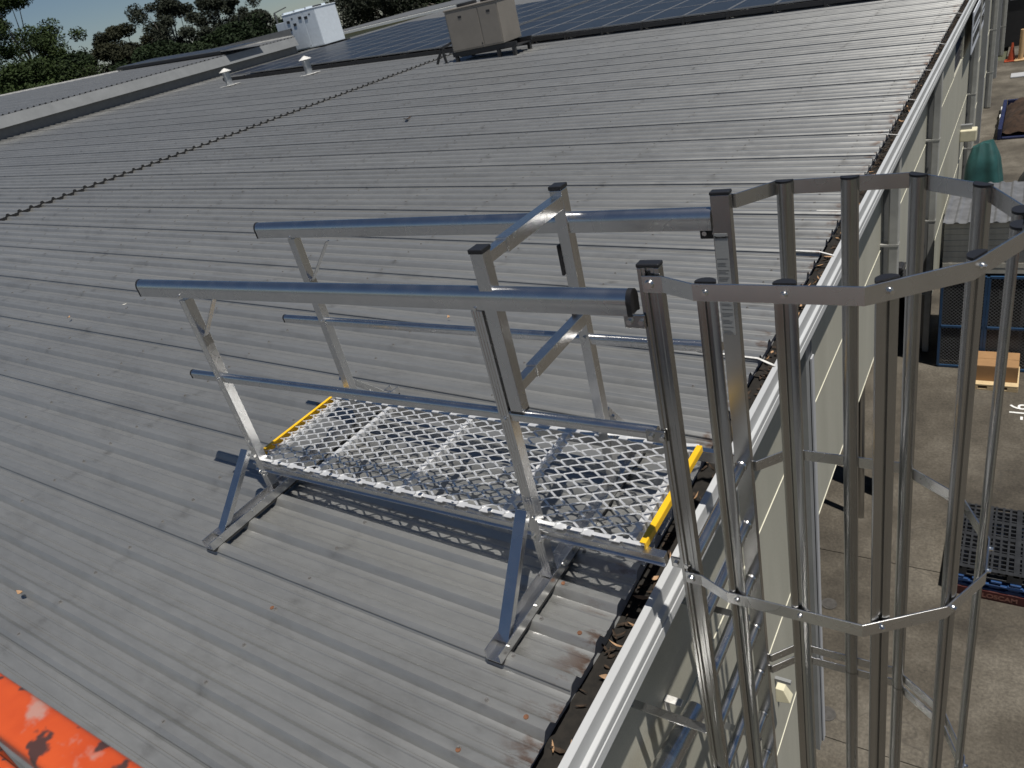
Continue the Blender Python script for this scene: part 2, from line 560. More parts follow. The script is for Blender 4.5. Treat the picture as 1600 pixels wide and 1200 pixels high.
# box gutter with stepped outer face
gp = [(-0.075, -0.36), (-0.075, -0.470), (0.050, -0.470), (0.050, -0.335), (0.053, -0.330), (0.079, -0.330), (0.082, -0.333), (0.083, -0.408), (0.099, -0.416), (0.101, -0.420), (0.101, -0.452), (0.094, -0.455), (0.094, -0.459), (0.103, -0.462), (0.105, -0.508), (0.100, -0.512), (-0.080, -0.512), (-0.080, -0.36)]
mb = MB()
mb.sweep([(a, b) for a, b in gp], (0, -8.4, 0), (0, 38.5, 0), (1, 0, 0), (0, 0, 1))
gut = bpart(mb, 'gutter', 'gutter_paint', smooth=25)
mb = MB()
for yj in (1.16, 7.1, 13.1, 19.0):
    mb.box((0.0785, yj, -0.4066), (0.0845, yj + 0.018, -0.335)); mb.box((0.0955, yj, -0.506), (0.1066, yj + 0.018, -0.4605)); mb.box((0.095, yj, -0.451), (0.1025, yj + .018, -0.4185))
    mb.box((0.0535, yj, -0.331), (0.0795, yj + 0.018, -0.3285))
child(mb.build('gutter_joint', 'flashing_light', bevel=0.001), gut)
for o in list(gut.children): o.matrix_parent_inverse = Matrix()
mb = MB()
n = 240
vs = []; fs = []
for i in range(n):
    y = -8.3 + i * (46.6 / (n - 1))
    for j in range(5):
        x = -0.074 + j * 0.1235 / 4
        vs.append((x, y, -0.435 + 0.03 * noise.noise(Vector((x * 9, y * 2.1, 0))) + 0.012 * noise.noise(Vector((x * 40, y * 13, 3)))))
for i in range(n - 1):
    for j in range(4):
        a = i * 5 + j
        fs.append((a, a + 1, a + 6, a + 5))
mb.add(vs, fs)
sl = mb.build('gutter_sludge', 'gutter_inside', gut, smooth=60); sl['kind'] = 'stuff'
def leaf(mb, c, L, w, ang, curl, tilt=0.0):
    """curved lance-shaped leaf with thickness"""
    c = Vector(c); u = Vector((math.cos(ang), math.sin(ang), 0)); s = Vector((-math.sin(ang), math.cos(ang), tilt)).normalized()
    prof = [(-0.5, 0.05), (-0.3, 0.6), (-0.05, 1.0), (0.2, 0.85), (0.38, 0.45), (0.5, 0.03)]
    vs = []
    for t, k in prof:
        z = curl * (t * t) * L
        for sg in (-1, 0, 1):
            vs.append(c + u * t * L + s * sg * k * w / 2 + Vector((0, 0, z + (0.12 * w if sg else 0))))
    n0 = len(vs)
    vs += [v - Vector((0, 0, 0.0012)) for v in vs]
    fs = []
    for i in range(5):
        for j in range(2):
            a = i * 3 + j
            fs.append((a, a + 1, a + 4, a + 3)); fs.append((n0 + a, n0 + a + 3, n0 + a + 4, n0 + a + 1))
    mb.add(vs, fs)
mb = MB()
for i in range(1300):
    y = -1.6 + (random.random() ** 0.85) * 24
    x = random.uniform(-0.06, 0.035)
    leaf(mb, (x, y, -0.437 + random.uniform(0, 0.02)), random.uniform(0.025, 0.075), random.uniform(0.007, 0.018), random.uniform(0, 6.28), random.uniform(-0.5, 0.8), random.uniform(-.6, .6))
ll = mb.build('leaf_litter', 'leaf_litter', gut); ll['kind'] = 'stuff'
mb = MB()
for i in range(60):
    y = -0.9 + (random.random() ** 1.3) * 13
    x = random.uniform(-0.05, 0.04)
    leaf(mb, (x, y, -0.425 + random.uniform(0, 0.025)), random.uniform(0.03, 0.09), random.uniform(0.008, 0.02), random.uniform(0, 6.28), random.uniform(-0.3, 1.0), random.uniform(-.6, .6))
ll = mb.build('pale_leaf_litter', 'dry_leaf', gut); ll['kind'] = 'stuff'
for y in (1.92, 3.47, 4.3, 6.45, 7.85, 9.32, 11.04, 13.6):
    mb = MB()
    dy = random.uniform(-0.05, 0.05)
    L = random.choice((0.18, 0.22, 0.34))
    mb.beam((-0.05 - L, y, rz(-0.05 - L) + 0.003), (-0.035, y + dy * .3, rz(-0.035) + 0.004), 0.016, 0.003)
    mb.beam((-0.036, y + dy * .3, rz(-0.035) + 0.004), (0.066, y + dy, -0.326), 0.016, 0.003)
    o = mb.build('gutter_strap', 'strap_white', gut)

# wall panels between eave and lintel, full height near the ladder
XW = -0.12
bays = [-8.4, -1.1, 2.95, 7.0, 11.05, 15.1, 16.9, 19.15, 23.2, 27.25, 31.3, 35.3, 38.4]
levels = [(-0.515, -1.655), (-1.665, -2.845), (-2.855, -4.045), (-4.055, GZ)]
for i in range(len(bays) - 1):
    open_bay = i in (2, 3)
    for j, (zt, zb) in enumerate(levels):
        if open_bay and j >= 2:
            continue
        if i == 5 and j == 0:
            continue
        mb = MB()
        mb.box((XW - 0.10, bays[i] + 0.004, zb), (XW, bays[i + 1] - 0.004, zt))
        bpart(mb, 'wall_panel', 'wall_paint', bevel=0.003)
        if j < 3:
            mb = MB(); mb.box((XW - 0.05, bays[i] + 0.01, zb - 0.0075), (XW + 0.006, bays[i + 1] - 0.01, zb + 0.0015))
            bpart(mb, 'joint_strip', 'joint_cream')
# louvre opening high on the wall
mb = MB(); mb.box((XW - 0.3, 15.12, -1.66), (XW - 0.16, 16.9, -0.52))
lv = bpart(mb, 'louvre', 'dark_void')
for k in range(9):
    mb = MB(); z = -1.6 + k * 0.12
    mb.beam((XW - 0.06, 15.13, z), (XW - 0.06, 16.89, z), 0.09, 0.006, up=(0.5, 0, 1))
    mb.build('slat', 'black_steel', lv)
# columns
for i, y in enumerate(bays[1:5] + bays[7:-1]):
    mb = MB()
    xo = -0.005
    mb.box((XW - 0.02, y - 0.09, GZ), (xo, y - 0.075, -0.53)); mb.box((XW - 0.02, y + 0.075, GZ), (xo, y + 0.09, -0.53))
    mb.box((XW - 0.02, y - 0.074, GZ), (xo - 0.006, y + 0.074, -0.535))
    cl = bpart(mb, 'column', 'column_grey', bevel=0.002)
    mb = MB(); mb.box((xo + 0.001, y + 0.02, GZ), (xo + 0.012, y + 0.092, -0.9))
    mb.build('edge_flashing', 'flashing_light', cl)
    if i in (2, 3, 4, 6, 8):
        mb = MB()
        yy = y - 0.2; xc = 0.01
        mb.box((xc - 0.05, yy - 0.05, GZ + 0.02), (xc + 0.05, yy + 0.05, -0.52))
        dp = bpart(mb, 'downpipe', 'downpipe_cream', bevel=0.012)
        for z in (-1.6, -2.85, -4.1):
            mb = MB(); mb.box((XW, yy - 0.054, z - 0.012), (xc + 0.053, yy + 0.054, z + 0.012))
            mb.build('pipe_bracket', 'downpipe_cream', dp)
# door jamb guard pole at the second column
mb = MB(); mb.tube((-0.24, 6.35, GZ), (-0.24, 6.35, -2.9), 0.045, n=14)
bpart(mb, 'jamb_pole', 'aluminium_dull', smooth=40)
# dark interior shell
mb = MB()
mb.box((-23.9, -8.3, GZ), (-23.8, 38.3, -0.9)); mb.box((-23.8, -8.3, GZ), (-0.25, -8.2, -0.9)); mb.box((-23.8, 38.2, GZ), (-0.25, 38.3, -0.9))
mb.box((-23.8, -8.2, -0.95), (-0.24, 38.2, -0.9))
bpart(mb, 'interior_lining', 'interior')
mb = MB(); mb.box((-24.6, -8.4, GZ), (-24.5, 38.5, rz(STEP) - 0.06)); mb.box((-24.5, -8.5, GZ), (-0.22, -8.4, -0.6)); mb.box((-24.5, 38.4, GZ), (-0.22, 38.5, -0.6))
bpart(mb, 'rear_wall', 'wall_paint')

# children of parts were placed in world space: give every grandchild the same offset fix
def fix_children():
    inv = Matrix.Translation(bld.location).inverted()
    for p in bld.children:
        p.matrix_parent_inverse = inv
fix_children()

# ------------------------------------------------------------------ stepped upper roof behind
ub = thing('upper_warehouse', 'higher grey roofed warehouse section with flashing step behind the main roof', 'building', (STEP, 10, GZ))
def uz(x):
    return 1.57 + TP * (STEP - x)
inv_u = Matrix.Translation(ub.location).inverted()
def upart(mb, name, mats, **kw):
    return child(mb.build(name, mats, **kw), ub)
mb = MB(); mb.sweep([(0.10, 1.24), (0.13, 1.24), (0.02, 1.56), (-0.10, 1.57), (-0.10, 1.54), (-0.01, 1.53)], (STEP, -8, 0), (STEP, 22.3, 0), (1, 0, 0), (0, 0, 1))
upart(mb, 'flashing', 'column_grey')
mb = MB(); mb.box((STEP - 0.2, -8, GZ), (STEP - 0.05, 22.2, 1.5))
upart(mb, 'step_wall', 'far_grey')
def xend(y):
    pts = [(-8, -52), (8, -42), (15.5, -36.2), (20.5, -29.2), (22.3, -24.7)]
    for (a, xa), (b_, xb) in zip(pts, pts[1:]):
        if y <= b_:
            return xa + (xb - xa) * (y - a) / (b_ - a)
    return -24.7
mb = MB(); mb.add([(STEP - .06, -8, 1.5), (STEP - .06, 22.2, 1.5), (-29.2, 20.4, uz(-29.2) - .06), (-36.2, 15.4, uz(-36.2) - .06), (-42, 8, uz(-42) - .06), (-52, -8, uz(-52) - .06)], [(0, 1, 2, 3, 4, 5)])
ur = upart(mb, 'roof', 'interior')
pr = sheet_profile()
for k in range(-10, 29):
    y = Y0 + SW * k
    if y > 22.2:
        break
    vs = []
    for py, pz in pr:
        vs.append((STEP + 0.02, y + py, uz(STEP) + pz + 0.03))
    for py, pz in pr:
        xe = min(xend(y + py), STEP)
        vs.append((xe, y + py, uz(xe) + pz + 0.03))
    n = len(pr)
    mb = MB(); mb.add(vs, [(i, n + i, n + i + 1, i + 1) for i in range(n - 1)])
    mb.build('roof_sheet', 'roof_zinc', ur)
pts = [(-52, -8), (-42, 8), (-36.2, 15.5), (-29.2, 20.5), (-24.7, 22.3)]
mb = MB()
for (xa, ya), (xb, yb) in zip(pts, pts[1:]):
    mb.beam((xa, ya, uz(xa) + 0.04), (xb, yb, uz(xb) + 0.04), 0.16, 0.06)
mb.build('ridge_capping', 'strap_white', ur)
mb = MB()
for (xa, ya), (xb, yb) in zip(pts, pts[1:]):
    mb.beam((xa, ya, -1.6), (xb, yb, -1.6), 0.1, 7.0)
upart(mb, 'rear_wall', 'far_grey')

# ------------------------------------------------------------------ aluminium access platform
pf = thing('access_platform', 'aluminium roof access platform with handrails, mesh deck and yellow end strips', 'platform', (-1.0, 0.3, rz(-1.0)))
def ppart(mb, name, mats, parent=None, **kw):
    o = mb.build(name, mats, **kw)
    if parent is None:
        return child(o, pf)
    o.parent = parent
    return o
W = 0.628
X, Y, Z = Vector((1, 0, 0)), Vector((0, 1, 0)), Vector((0, 0, 1))
def hand_profile(w, h, n=14):
    pts = [(-w / 2, -h / 2), (-w / 2 + .008, -h / 2), (-w / 2 + .008, -h / 2 + .004), (w / 2 - .008, -h / 2 + .004), (w / 2 - .008, -h / 2), (w / 2, -h / 2)]
    e = h * 0.52
    pts += [(w / 2, h / 2 - e - 0.004), (w / 2 + 0.0015, h / 2 - e)]
    for i in range(1, n):
        a = math.pi * i / n
        pts.append(((w / 2 + .0015) * math.cos(a), h / 2 - e + e * math.sin(a)))
    pts += [(-w / 2 - 0.0015, h / 2 - e), (-w / 2, h / 2 - e - 0.004)]
    return pts
rails = [('handrail', -2.357, 0.983, 0.205, 0.990, 0.0, 0.054, 0.076), ('handrail', -2.185, 1.024, 0.245, 1.008, W, 0.054, 0.076),
         ('midrail', -2.275, 0.507, 0.228, 0.527, 0.0, 0.034, 0.040), ('midrail', -2.258, 0.503, 0.235, 0.495, W, 0.034, 0.040)]
for nm, xa, za, xb, zb, y, w, h in rails:
    mb = MB(); mb.sweep(hand_profile(w, h), (xa, y, za), (xb, y, zb), Y, Z)
    r_ = ppart(mb, nm, 'aluminium', smooth=30)
    cap = [(a * 1.03, b_ * 1.03) for a, b_ in hand_profile(w, h)]
    mb = MB(); mb.sweep(cap, (xa - 0.006, y, za), (xa + 0.004, y, za), Y, Z); ppart(mb, 'end_cap', 'black_plastic', r_, smooth=30)
    if nm == 'handrail' and y == 0:
        mb = MB(); mb.sweep(cap, (xb - 0.004, y, zb), (xb + 0.012, y, zb), Y, Z); ppart(mb, 'end_cap', 'black_plastic', r_, smooth=30)
# ribbed square post
def post_profile(w, d, grooves=True):
    a, b_ = w / 2, d / 2
    pts = [(-a, -b_)]
    if grooves:
        for q in (-0.25, 0.0, 0.25):
            c = q * w
            pts += [(c - 0.0022, -b_), (c - 0.0012, -b_ + 0.0014), (c + 0.0012, -b_ + 0.0014), (c + 0.0022, -b_)]
    pts += [(a, -b_), (a, b_), (-a, b_)]
    return pts
posts = [(-2.04, 0.0, 0.93), (-0.355, 0.0, 0.945), (-1.94, W, 0.975), (-0.345, W, 0.975)]
for x, y, zt in posts:
    mb = MB()
    s = 1 if y == 0 else -1
    mb.sweep(post_profile(0.046, 0.046), (x, y, rz(x) + 0.012), (x, y, zt), X * s, Y * s)
    ppart(mb, 'post', 'aluminium', bevel=0.0015)
    # bolts where rails and deck meet the post
    for zz in ((0.955 if y == 0 else 0.985), 0.51):
        mb = MB(); mb.tube((x, y - 0.032, zz), (x, y - 0.023, zz), 0.008, n=10); ppart(mb, 'bolt', 'bolt_steel', smooth=40)
    if y == 0:
        for dx, dz in ((-0.012, -0.055), (0.012, -0.075), (0.030, -0.06)):
            mb = MB(); mb.tube((x + dx, y - 0.034, dz), (x + dx, y - 0.023, dz), 0.009, n=8); ppart(mb, 'bolt', 'bolt_steel', smooth=40)
for x, y in ((-2.04, 0.0), (-1.94, W)):
    mb = MB(); mb.beam((x + 0.022, y, 0.735), (x + 0.235, y, 0.952), 0.026, 0.004); ppart(mb, 'knee_brace', 'aluminium')
    mb = MB(); mb.box((x + 0.023, y - 0.022, 0.69), (x + 0.030, y + 0.022, 0.745)); ppart(mb, 'brace_bracket', 'aluminium_dull', bevel=0.001)
# feet: two open channels lying across the ribs
for x, xf in ((-2.025, -1.99), (-0.345, -0.345)):
    z = rz(x) + 0.004
    ch = [(-0.034, 0), (0.034, 0), (0.034, 0.046), (0.030, 0.046), (0.030, 0.004), (-0.030, 0.004), (-0.030, 0.046), (-0.034, 0.046)]
    mb = MB(); mb.sweep(ch, (x, -0.462, z), (x, 1.02, z), X, Z)
    ft = ppart(mb, 'foot_channel', 'aluminium', bevel=0.0008)
    mb = MB(); mb.box((x - 0.033, -0.458, z - 0.014), (x + 0.033, 1.016, z - 0.001))
    ppart(mb, 'rubber_pad', 'rubber', ft)
    for yy in (-0.43, -0.22, 0.02, 0.95):
        mb = MB(); mb.tube((x + 0.008, yy, z + 0.004), (x + 0.008, yy, z + 0.012), 0.008, n=8); ppart(mb, 'bolt', 'bolt_steel', ft, smooth=40)
        mb = MB(); mb.tube((x + 0.034, yy + .03, z + 0.028), (x + 0.041, yy + .03, z + 0.028), 0.007, n=8); ppart(mb, 'bolt', 'bolt_steel', ft, smooth=40)
    # raking braces down to the channel ends
    for ya, yb, zt in ((-0.375, -0.052, 0.105), (0.955, W + 0.052, 0.10)):
        mb = MB(); mb.beam((x - 0.005, ya, z + 0.012), (x - 0.018, yb, zt), 0.052, 0.028, up=(0, (-1 if ya < 0 else 1), 1))
        ppart(mb, 'brace', 'aluminium', bevel=0.0015)
        mb = MB(); mb.tube((x + 0.02, yb, zt - 0.03), (x + 0.034, yb, zt - 0.03), 0.008, n=8); ppart(mb, 'bolt', 'bolt_steel', smooth=40)
# deck side rails with stepped section
for y, s in ((0.014, -1), (W - 0.014, 1)):
    sec = [(0, -0.062), (0.030 * s, -0.062), (0.034 * s, -0.055), (0.024 * s, -0.048), (0.024 * s, -0.026), (0.034 * s, -0.020), (0.034 * s, -0.012), (0, -0.009)]
    mb = MB(); mb.sweep(sec, (-2.10, y, 0), (0.185, y, 0), Y, Z)
    ppart(mb, 'deck_rail', 'aluminium', bevel=0.001)
for x in (-1.66, -1.10, -0.54, 0.04, -2.06):
    mb = MB(); mb.box((x - 0.014, 0.015, -0.040), (x + 0.014, W - 0.015, -0.008))
    ppart(mb, 'deck_crossbar', 'mesh_metal', bevel=0.001)
# expanded mesh: strands between bonds, each a small tilted bar
mb = MB()
PX, PY = 0.120, 0.0288
x0, x1 = -2.085, 0.075
y0 = 0.018; rows = 20
def strand(a, b_, w, t, tilt):
    a = Vector(a); b_ = Vector(b_)
    d = (b_ - a).normalized()
    s = Vector((d.y * -1, d.x, tilt)).normalized()
    u = s.cross(d).normalized()
    mb.sweep([(-w / 2, -t / 2), (w / 2, -t / 2), (w / 2, t / 2), (-w / 2, t / 2)], a, b_, s, u, cap=False)
hb = 0.013
for j in range(rows + 1):
    yj = y0 + j * PY
    nx = int((x1 - x0) / PX)
    for i in range(nx + 1):
        xi = x0 + (i + (0.5 if j % 2 else 0)) * PX
        if xi > x1 + 0.01:
            continue
        zj = 0.003
        strand((xi - hb, yj - 0.002, zj - .001), (xi + hb, yj - 0.002, zj - .001), 0.0105, 0.004, -0.45)
        if j < rows:
            for sg in (-1, 1):
                xn = xi + sg * PX / 2
                if x0 - 0.01 < xn < x1 + 0.02:
                    jx, jz = random.uniform(-.0008, .0008), random.uniform(-.0006, .0006)
                    strand((xi + sg * hb * .8, yj, zj + 0.002 + jz), (xn - sg * hb * .8, yj + PY, zj - 0.002 + jz), 0.0090, 0.004, -0.5)
# flattened edge loops folded over both side rails
for y, s in ((0.006, -1), (W - 0.006, 1)):
    i = 0
    x = x0
    while x < x1:
        mb.box((x + 0.012, y - 0.016, 0.0005), (x + 0.055, y + 0.016, 0.0045))
        strand((x + .045, y, .004), (x + PX + .018, y + .006 * s, .010), 0.014, 0.004, 0.3)
        x += PX
ppart(mb, 'mesh_deck', 'mesh_metal')
for x in [-1.9 + 0.188 * i for i in range(11)]:
    mb = MB(); mb.tube((x, 0.004, 0.004), (x, 0.004, 0.010), 0.011, n=10); ppart(mb, 'rivet', 'bolt_steel', smooth=40)
# yellow end strips
mb = MB(); mb.box((-2.112, 0.02, -0.03), (-2.105, W - 0.02, 0.009)); mb.box((-2.112, 0.02, 0.0095), (-2.094, W - 0.02, 0.0125)); ppart(mb, 'yellow_strip', 'yellow_paint', bevel=0.001)
mb = MB(); mb.box((0.104, 0.0, -0.012), (0.112, W - 0.01, 0.016)); mb.box((0.088, 0.0, 0.0165), (0.112, W - 0.01, 0.0195)); ppart(mb, 'yellow_strip', 'yellow_paint', bevel=0.001)
# self-closing gate between the middle posts
gt = ppart(MB().beam((-0.298, 0.004, 0.545), (-0.298, 0.004, 1.15), 0.052, 0.046, up=(0, 1, 0)), 'gate', 'aluminium', bevel=0.002)
mb = MB(); mb.beam((-0.340, W - 0.01, 0.70), (-0.340, W - 0.01, 1.145), 0.052, 0.050, up=(0, 1, 0)); ppart(mb, 'gate_stile', 'aluminium', gt, bevel=0.002)
for x, y in ((-0.298, 0.004), (-0.340, W - 0.01)):
    mb = MB(); mb.box((x - 0.028, y - 0.028, 1.146), (x + 0.028, y + 0.028, 1.162)); ppart(mb, 'end_cap', 'black_plastic', gt, bevel=0.003)
mb = MB(); mb.box((-0.325, -0.02, 0.535), (-0.272, 0.028, 0.546)); ppart(mb, 'end_cap', 'black_plastic', gt, bevel=0.002)
for zf, zn in ((1.10, 1.115), (0.605, 0.625)):
    a = Vector((-0.338, W - 0.03, zf)); b_ = Vector((-0.300, 0.03, zn))
    mb = MB(); mb.beam(a, a.lerp(b_, 0.80), 0.046, 0.052); ppart(mb, 'gate_sleeve', 'aluminium', gt, bevel=0.002)
    mb = MB(); mb.beam(a.lerp(b_, 0.78), b_, 0.036, 0.040); ppart(mb, 'gate_bar', 'aluminium', gt, bevel=0.002)
mb = MB(); mb.box((-0.378, W - 0.045, 0.80), (-0.366, W - 0.015, 0.93)); ppart(mb, 'gate_hinge', 'black_plastic', gt, bevel=0.004)
mb = MB(); mb.box((-0.372, W - 0.043, 0.615), (-0.362, W - 0.013, 0.66)); ppart(mb, 'gate_hinge', 'black_plastic', gt, bevel=0.004)
# brackets tying rails and deck to the ladder stiles
for x, y, z, mt in ((0.225, -0.022, 0.935, 'aluminium_dull'), (0.235, -0.021, 0.524, 'aluminium_dull'), (0.225, W + 0.022, 0.945, 'black_plastic'), (0.245, -0.003, -0.036, 'aluminium_dull'), (0.245, W, -0.036, 'aluminium_dull')):
    mb = MB(); mb.box((x - 0.04, y - 0.004, z - 0.024), (x + 0.03, y + 0.004, z + 0.024)); br_ = ppart(mb, 'stile_bracket', mt, bevel=0.004)
    for dx in (-0.02, 0.018):
        mb = MB(); mb.tube((x + dx, y - 0.004, z), (x + dx, y - 0.013, z), 0.009, n=8); ppart(mb, 'bolt', 'bolt_steel', br_, smooth=40)
inv = Matrix.Translation(pf.location).inverted()
for p in pf.children:
    p.matrix_parent_inverse = inv

# ------------------------------------------------------------------ caged ladder
ld = thing('caged_ladder', 'aluminium caged ladder rising past the gutter to the platform', 'ladder', (0.28, 0.315, GZ))
def lpart(mb, name, mats, parent=None, **kw):
    o = mb.build(name, mats, **kw)
    if parent is None:
        return child(o, ld)
    o.parent = parent
    return o
def stile_profile(w, d):
    a, b_ = w / 2, d / 2
    pts = [(-a, -b_), (-a + 0.012, -b_), (-a + 0.014, -b_ + 0.003), (-0.010, -b_ + 0.003), (-0.008, -b_ + .012), (0.004, -b_ + .012), (0.006, -b_ + 0.003), (a - 0.016, -b_ + 0.003), (a - 0.014, -b_), (a, -b_), (a, b_), (-a, b_)]
    return pts
for y, s, zt in ((0.0, 1, 1.10), (W, -1, 1.09)):
    mb = MB(); mb.sweep(stile_profile(0.066, 0.032), (0.279, y, GZ + 0.01), (0.279, y, zt), X * s, Y * s)
    st = lpart(mb, 'stile', 'aluminium_dull', bevel=0.0012)
    mb = MB(); mb.box((0.279 - 0.035, y - 0.018, zt), (0.279 + 0.035, y + 0.018, zt + 0.012)); lpart(mb, 'end_cap', 'black_plastic', st, bevel=0.004)
for k in range(16):
    z = -0.055 - 0.3175 * k
    mb = MB()
    prof = []
    for i in range(16):
        a = 2 * math.pi * i / 16
        r_ = 0.0225 if i % 2 else 0.0212
        prof.append((r_ * math.cos(a), r_ * math.sin(a)))
    mb.sweep(prof, (0.268, 0.017, z), (0.268, W - 0.017, z), X, Z)
    rg_ = lpart(mb, 'rung', 'aluminium', smooth=45)
    for y, s in ((0.017, 1), (W - 0.017, -1)):
        mb = MB(); mb.tube((0.268, y - .0005 * s, z), (0.268, y + 0.006 * s, z), 0.027, 0.0235, n=16); lpart(mb, 'weld_ring', 'bolt_steel', rg_, smooth=50)
# cage: hoops outside, upright bars inside
hoop = [(0.262, -0.021), (0.322, -0.021), (0.425, -0.066), (0.842, -0.068), (1.050, 0.085), (1.140, 0.265), (1.140, 0.425), (1.050, 0.620), (0.842, 0.772), (0.425, 0.768), (0.322, 0.652), (0.262, 0.652)]
hz = [1.055, -0.075, -1.245, -1.325, -2.45, -3.0]
def band(mb, pts, z0, z1, t):
    n = len(pts)
    nr = []
    for i in range(n):
        a = Vector((*pts[max(0, i - 1)], 0)); c = Vector((*pts[min(n - 1, i + 1)], 0)); p = Vector((*pts[i], 0))
        d1 = (p - a).normalized() if i > 0 else (c - p).normalized(); d2 = (c - p).normalized() if i < n - 1 else d1
        m_ = (Vector((d1.y, -d1.x, 0)) + Vector((d2.y, -d2.x, 0))).normalized()
        nr.append(m_ / max(0.5, m_.dot(Vector((d1.y, -d1.x, 0)))))
    vs = []
    for i, p in enumerate(pts):
        q = Vector((*p, 0))
        for off in (0, t):
            for z in (z0, z1):
                w_ = q + nr[i] * off
                vs.append((w_.x, w_.y, z))
    fs = []
    for i in range(n - 1):
        a = i * 4; b_ = a + 4
        fs += [(a, a + 1, b_ + 1, b_), (a + 2, b_ + 2, b_ + 3, a + 3), (a + 1, a + 3, b_ + 3, b_ + 1), (a, b_, b_ + 2, a + 2)]
    fs += [(0, 2, 3, 1), (4 * n - 4, 4 * n - 3, 4 * n - 1, 4 * n - 2)]
    mb.add(vs, fs)
    return mb
cage_xy = [(0.458, -0.065, 0, -1), (0.660, -0.0667, 0, -1), (0.888, -0.032, .593, -.805), (1.062, 0.112, .894, -.447), (1.139, 0.300, 1, 0),
           (0.455, 0.7675, 0, 1), (0.660, 0.7695, 0, 1), (0.862, 0.756, .56, .83), (1.040, 0.63, .62, .784), (1.139, 0.405, 1, 0)]
hoops = []
for z in hz:
    h = lpart(band(MB(), hoop, z - 0.025, z + 0.025, 0.005), 'cage_hoop', 'aluminium', bevel=0.001)
    hoops.append(h)
def bar_profile(w=0.055, d=0.026, n=12):
    """flat back with a deep slot (outer side), rounded front"""
    a = w / 2
    pts = [(-a, 0), (-0.012, 0), (-0.009, -0.002), (-0.006, -0.002), (-0.004, -0.009), (0.004, -0.009), (0.006, -0.002), (0.009, -0.002), (0.012, 0), (a, 0)]
    for i in range(0, n + 1):
        t = math.pi * i / n
        pts.append((a * math.cos(t), -0.004 - (d - 0.004) * math.sin(t)))
    return pts
bp_ = bar_profile()
for bx, by, nx, ny in cage_xy:
    nrm = Vector((nx, ny, 0)).normalized()
    sd_ = Vector((-nrm.y, nrm.x, 0))
    p = Vector((bx, by, 0)) - nrm * 0.0015
    for (za, zb) in ((-1.305, 1.077), (-3.1, -1.309)):
        mb = MB(); mb.sweep(bp_, p + Z * za, p + Z * zb, sd_, nrm)
        cb = lpart(mb, 'cage_bar', 'aluminium_dull', smooth=35)
        if zb > 0:
            cp = [(a * 1.04, b_ * 1.06 + 0.0005) for a, b_ in [bp_[0]] + bp_[9:]]
            mb = MB(); mb.sweep(cp, p + Z * zb, p + Z * (zb + 0.007), sd_, nrm); lpart(mb, 'end_cap', 'black_plastic', cb, smooth=35)
    for h, z in zip(hoops, hz):
        q = p + nrm * 0.0065
        mb = MB(); mb.tube(q + Z * z, q + Z * z + nrm * 0.006, 0.010, 0.008, n=10); mb.tube(q + Z * z + nrm * .006, q + Z * z + nrm * 0.013, 0.006, n=6)
        lpart(mb, 'bolt', 'bolt_steel', h, smooth=40)
        if z < 0 and z > -0.5:
            mb = MB(); mb.box((-0.028, -0.004, 0), (0.028, 0.0, 0.012))
for y, s in ((-0.026, -1), (0.657, 1)):
    for h, z in zip(hoops, hz):
        mb = MB(); mb.tube((0.283, y, z), (0.283, y + 0.009 * s, z), 0.015, 0.011, n=14); lpart(mb, 'bolt', 'bolt_steel', h, smooth=40)
# stand-off brackets to the wall
for z in (-0.95, -1.85, -3.4, -4.6):
    for y in (0.0, W):
        mb = MB(); mb.box((XW + 0.004, y - 0.02, z - 0.025), (0.246, y + 0.02, z - 0.019)); mb.box((XW + 0.004, y - 0.02, z - 0.0185), (XW + 0.010, y + 0.02, z + 0.045))
        lpart(mb, 'wall_bracket', 'aluminium', bevel=0.001)
# printed instruction sticker on the far stile
mb = MB(); mb.box((0.2492, W - 0.0175, 0.56), (0.2962, W - 0.0165, 0.955))
sk = lpart(mb, 'sticker', 'sticker')
mb = MB()
z = 0.86
while z > 0.57:
    k = random.choice((1, 2, 3))
    for i in range(k):
        mb.box((0.2525, W - 0.01785, z), (0.2525 + random.uniform(0.025, 0.041), W - 0.0176, z + 0.0022)); z -= 0.006
    z -= 0.010
lpart(mb, 'sticker_text', 'sticker_line', sk)
def text_mesh(name, s, size, mat, mw, extrude=0.0004, parent=None, bold=0.0):
    cu = bpy.data.curves.new(name, 'FONT')
    cu.body = s; cu.size = size; cu.extrude = extrude; cu.offset = bold
    cu.align_x = 'LEFT'
    t = bpy.data.objects.new('tmp', cu)
    col.objects.link(t)
    dg = bpy.context.evaluated_depsgraph_get()
    me = bpy.data.meshes.new_from_object(t.evaluated_get(dg))
    bpy.data.objects.remove(t)
    me.transform(mw)
    me.materials.clear(); me.materials.append(MATS[mat])
    o = bpy.data.objects.new(name, me)
    col.objects.link(o)
    if parent: o.parent = parent
    return o
text_mesh('sticker_heading', 'Sametsafe', 0.0118, 'sticker_ink', Matrix.Translation((0.2505, W - 0.0182, 0.938)) @ Matrix.Rotation(R(90), 4, 'X'), parent=sk, bold=0.0005)
inv = Matrix.Translation(ld.location).inverted()
for p in ld.children:
    p.matrix_parent_inverse = inv

# thick tube strapped under the eave beside the ladder
tb = thing('wall_tube', 'thick blue-grey metal tube on brackets against the wall beside the ladder', 'tube', (0.02, 0.3, -1.45))
mb = MB(); mb.tube((0.02, 0.36, -1.42), (0.02, -1.2, -1.05), 0.052, n=24)
o = child(mb.build('tube_body', 'aluminium', smooth=40), tb)
for t in (0.02,):
    c = Vector((0.02, 0.36, -1.42)).lerp(Vector((0.02, -1.2, -1.05)), t)
    mb = MB(); mb.box((XW + .002, c.y - 0.02, c.z + 0.054), (-0.03, c.y + 0.02, c.z + 0.062)); mb.box((XW + .002, c.y - .02, c.z - .06), (XW + .01, c.y + .02, c.z + .0535))
    child(mb.build('bracket', 'strap_white', bevel=0.001), tb)

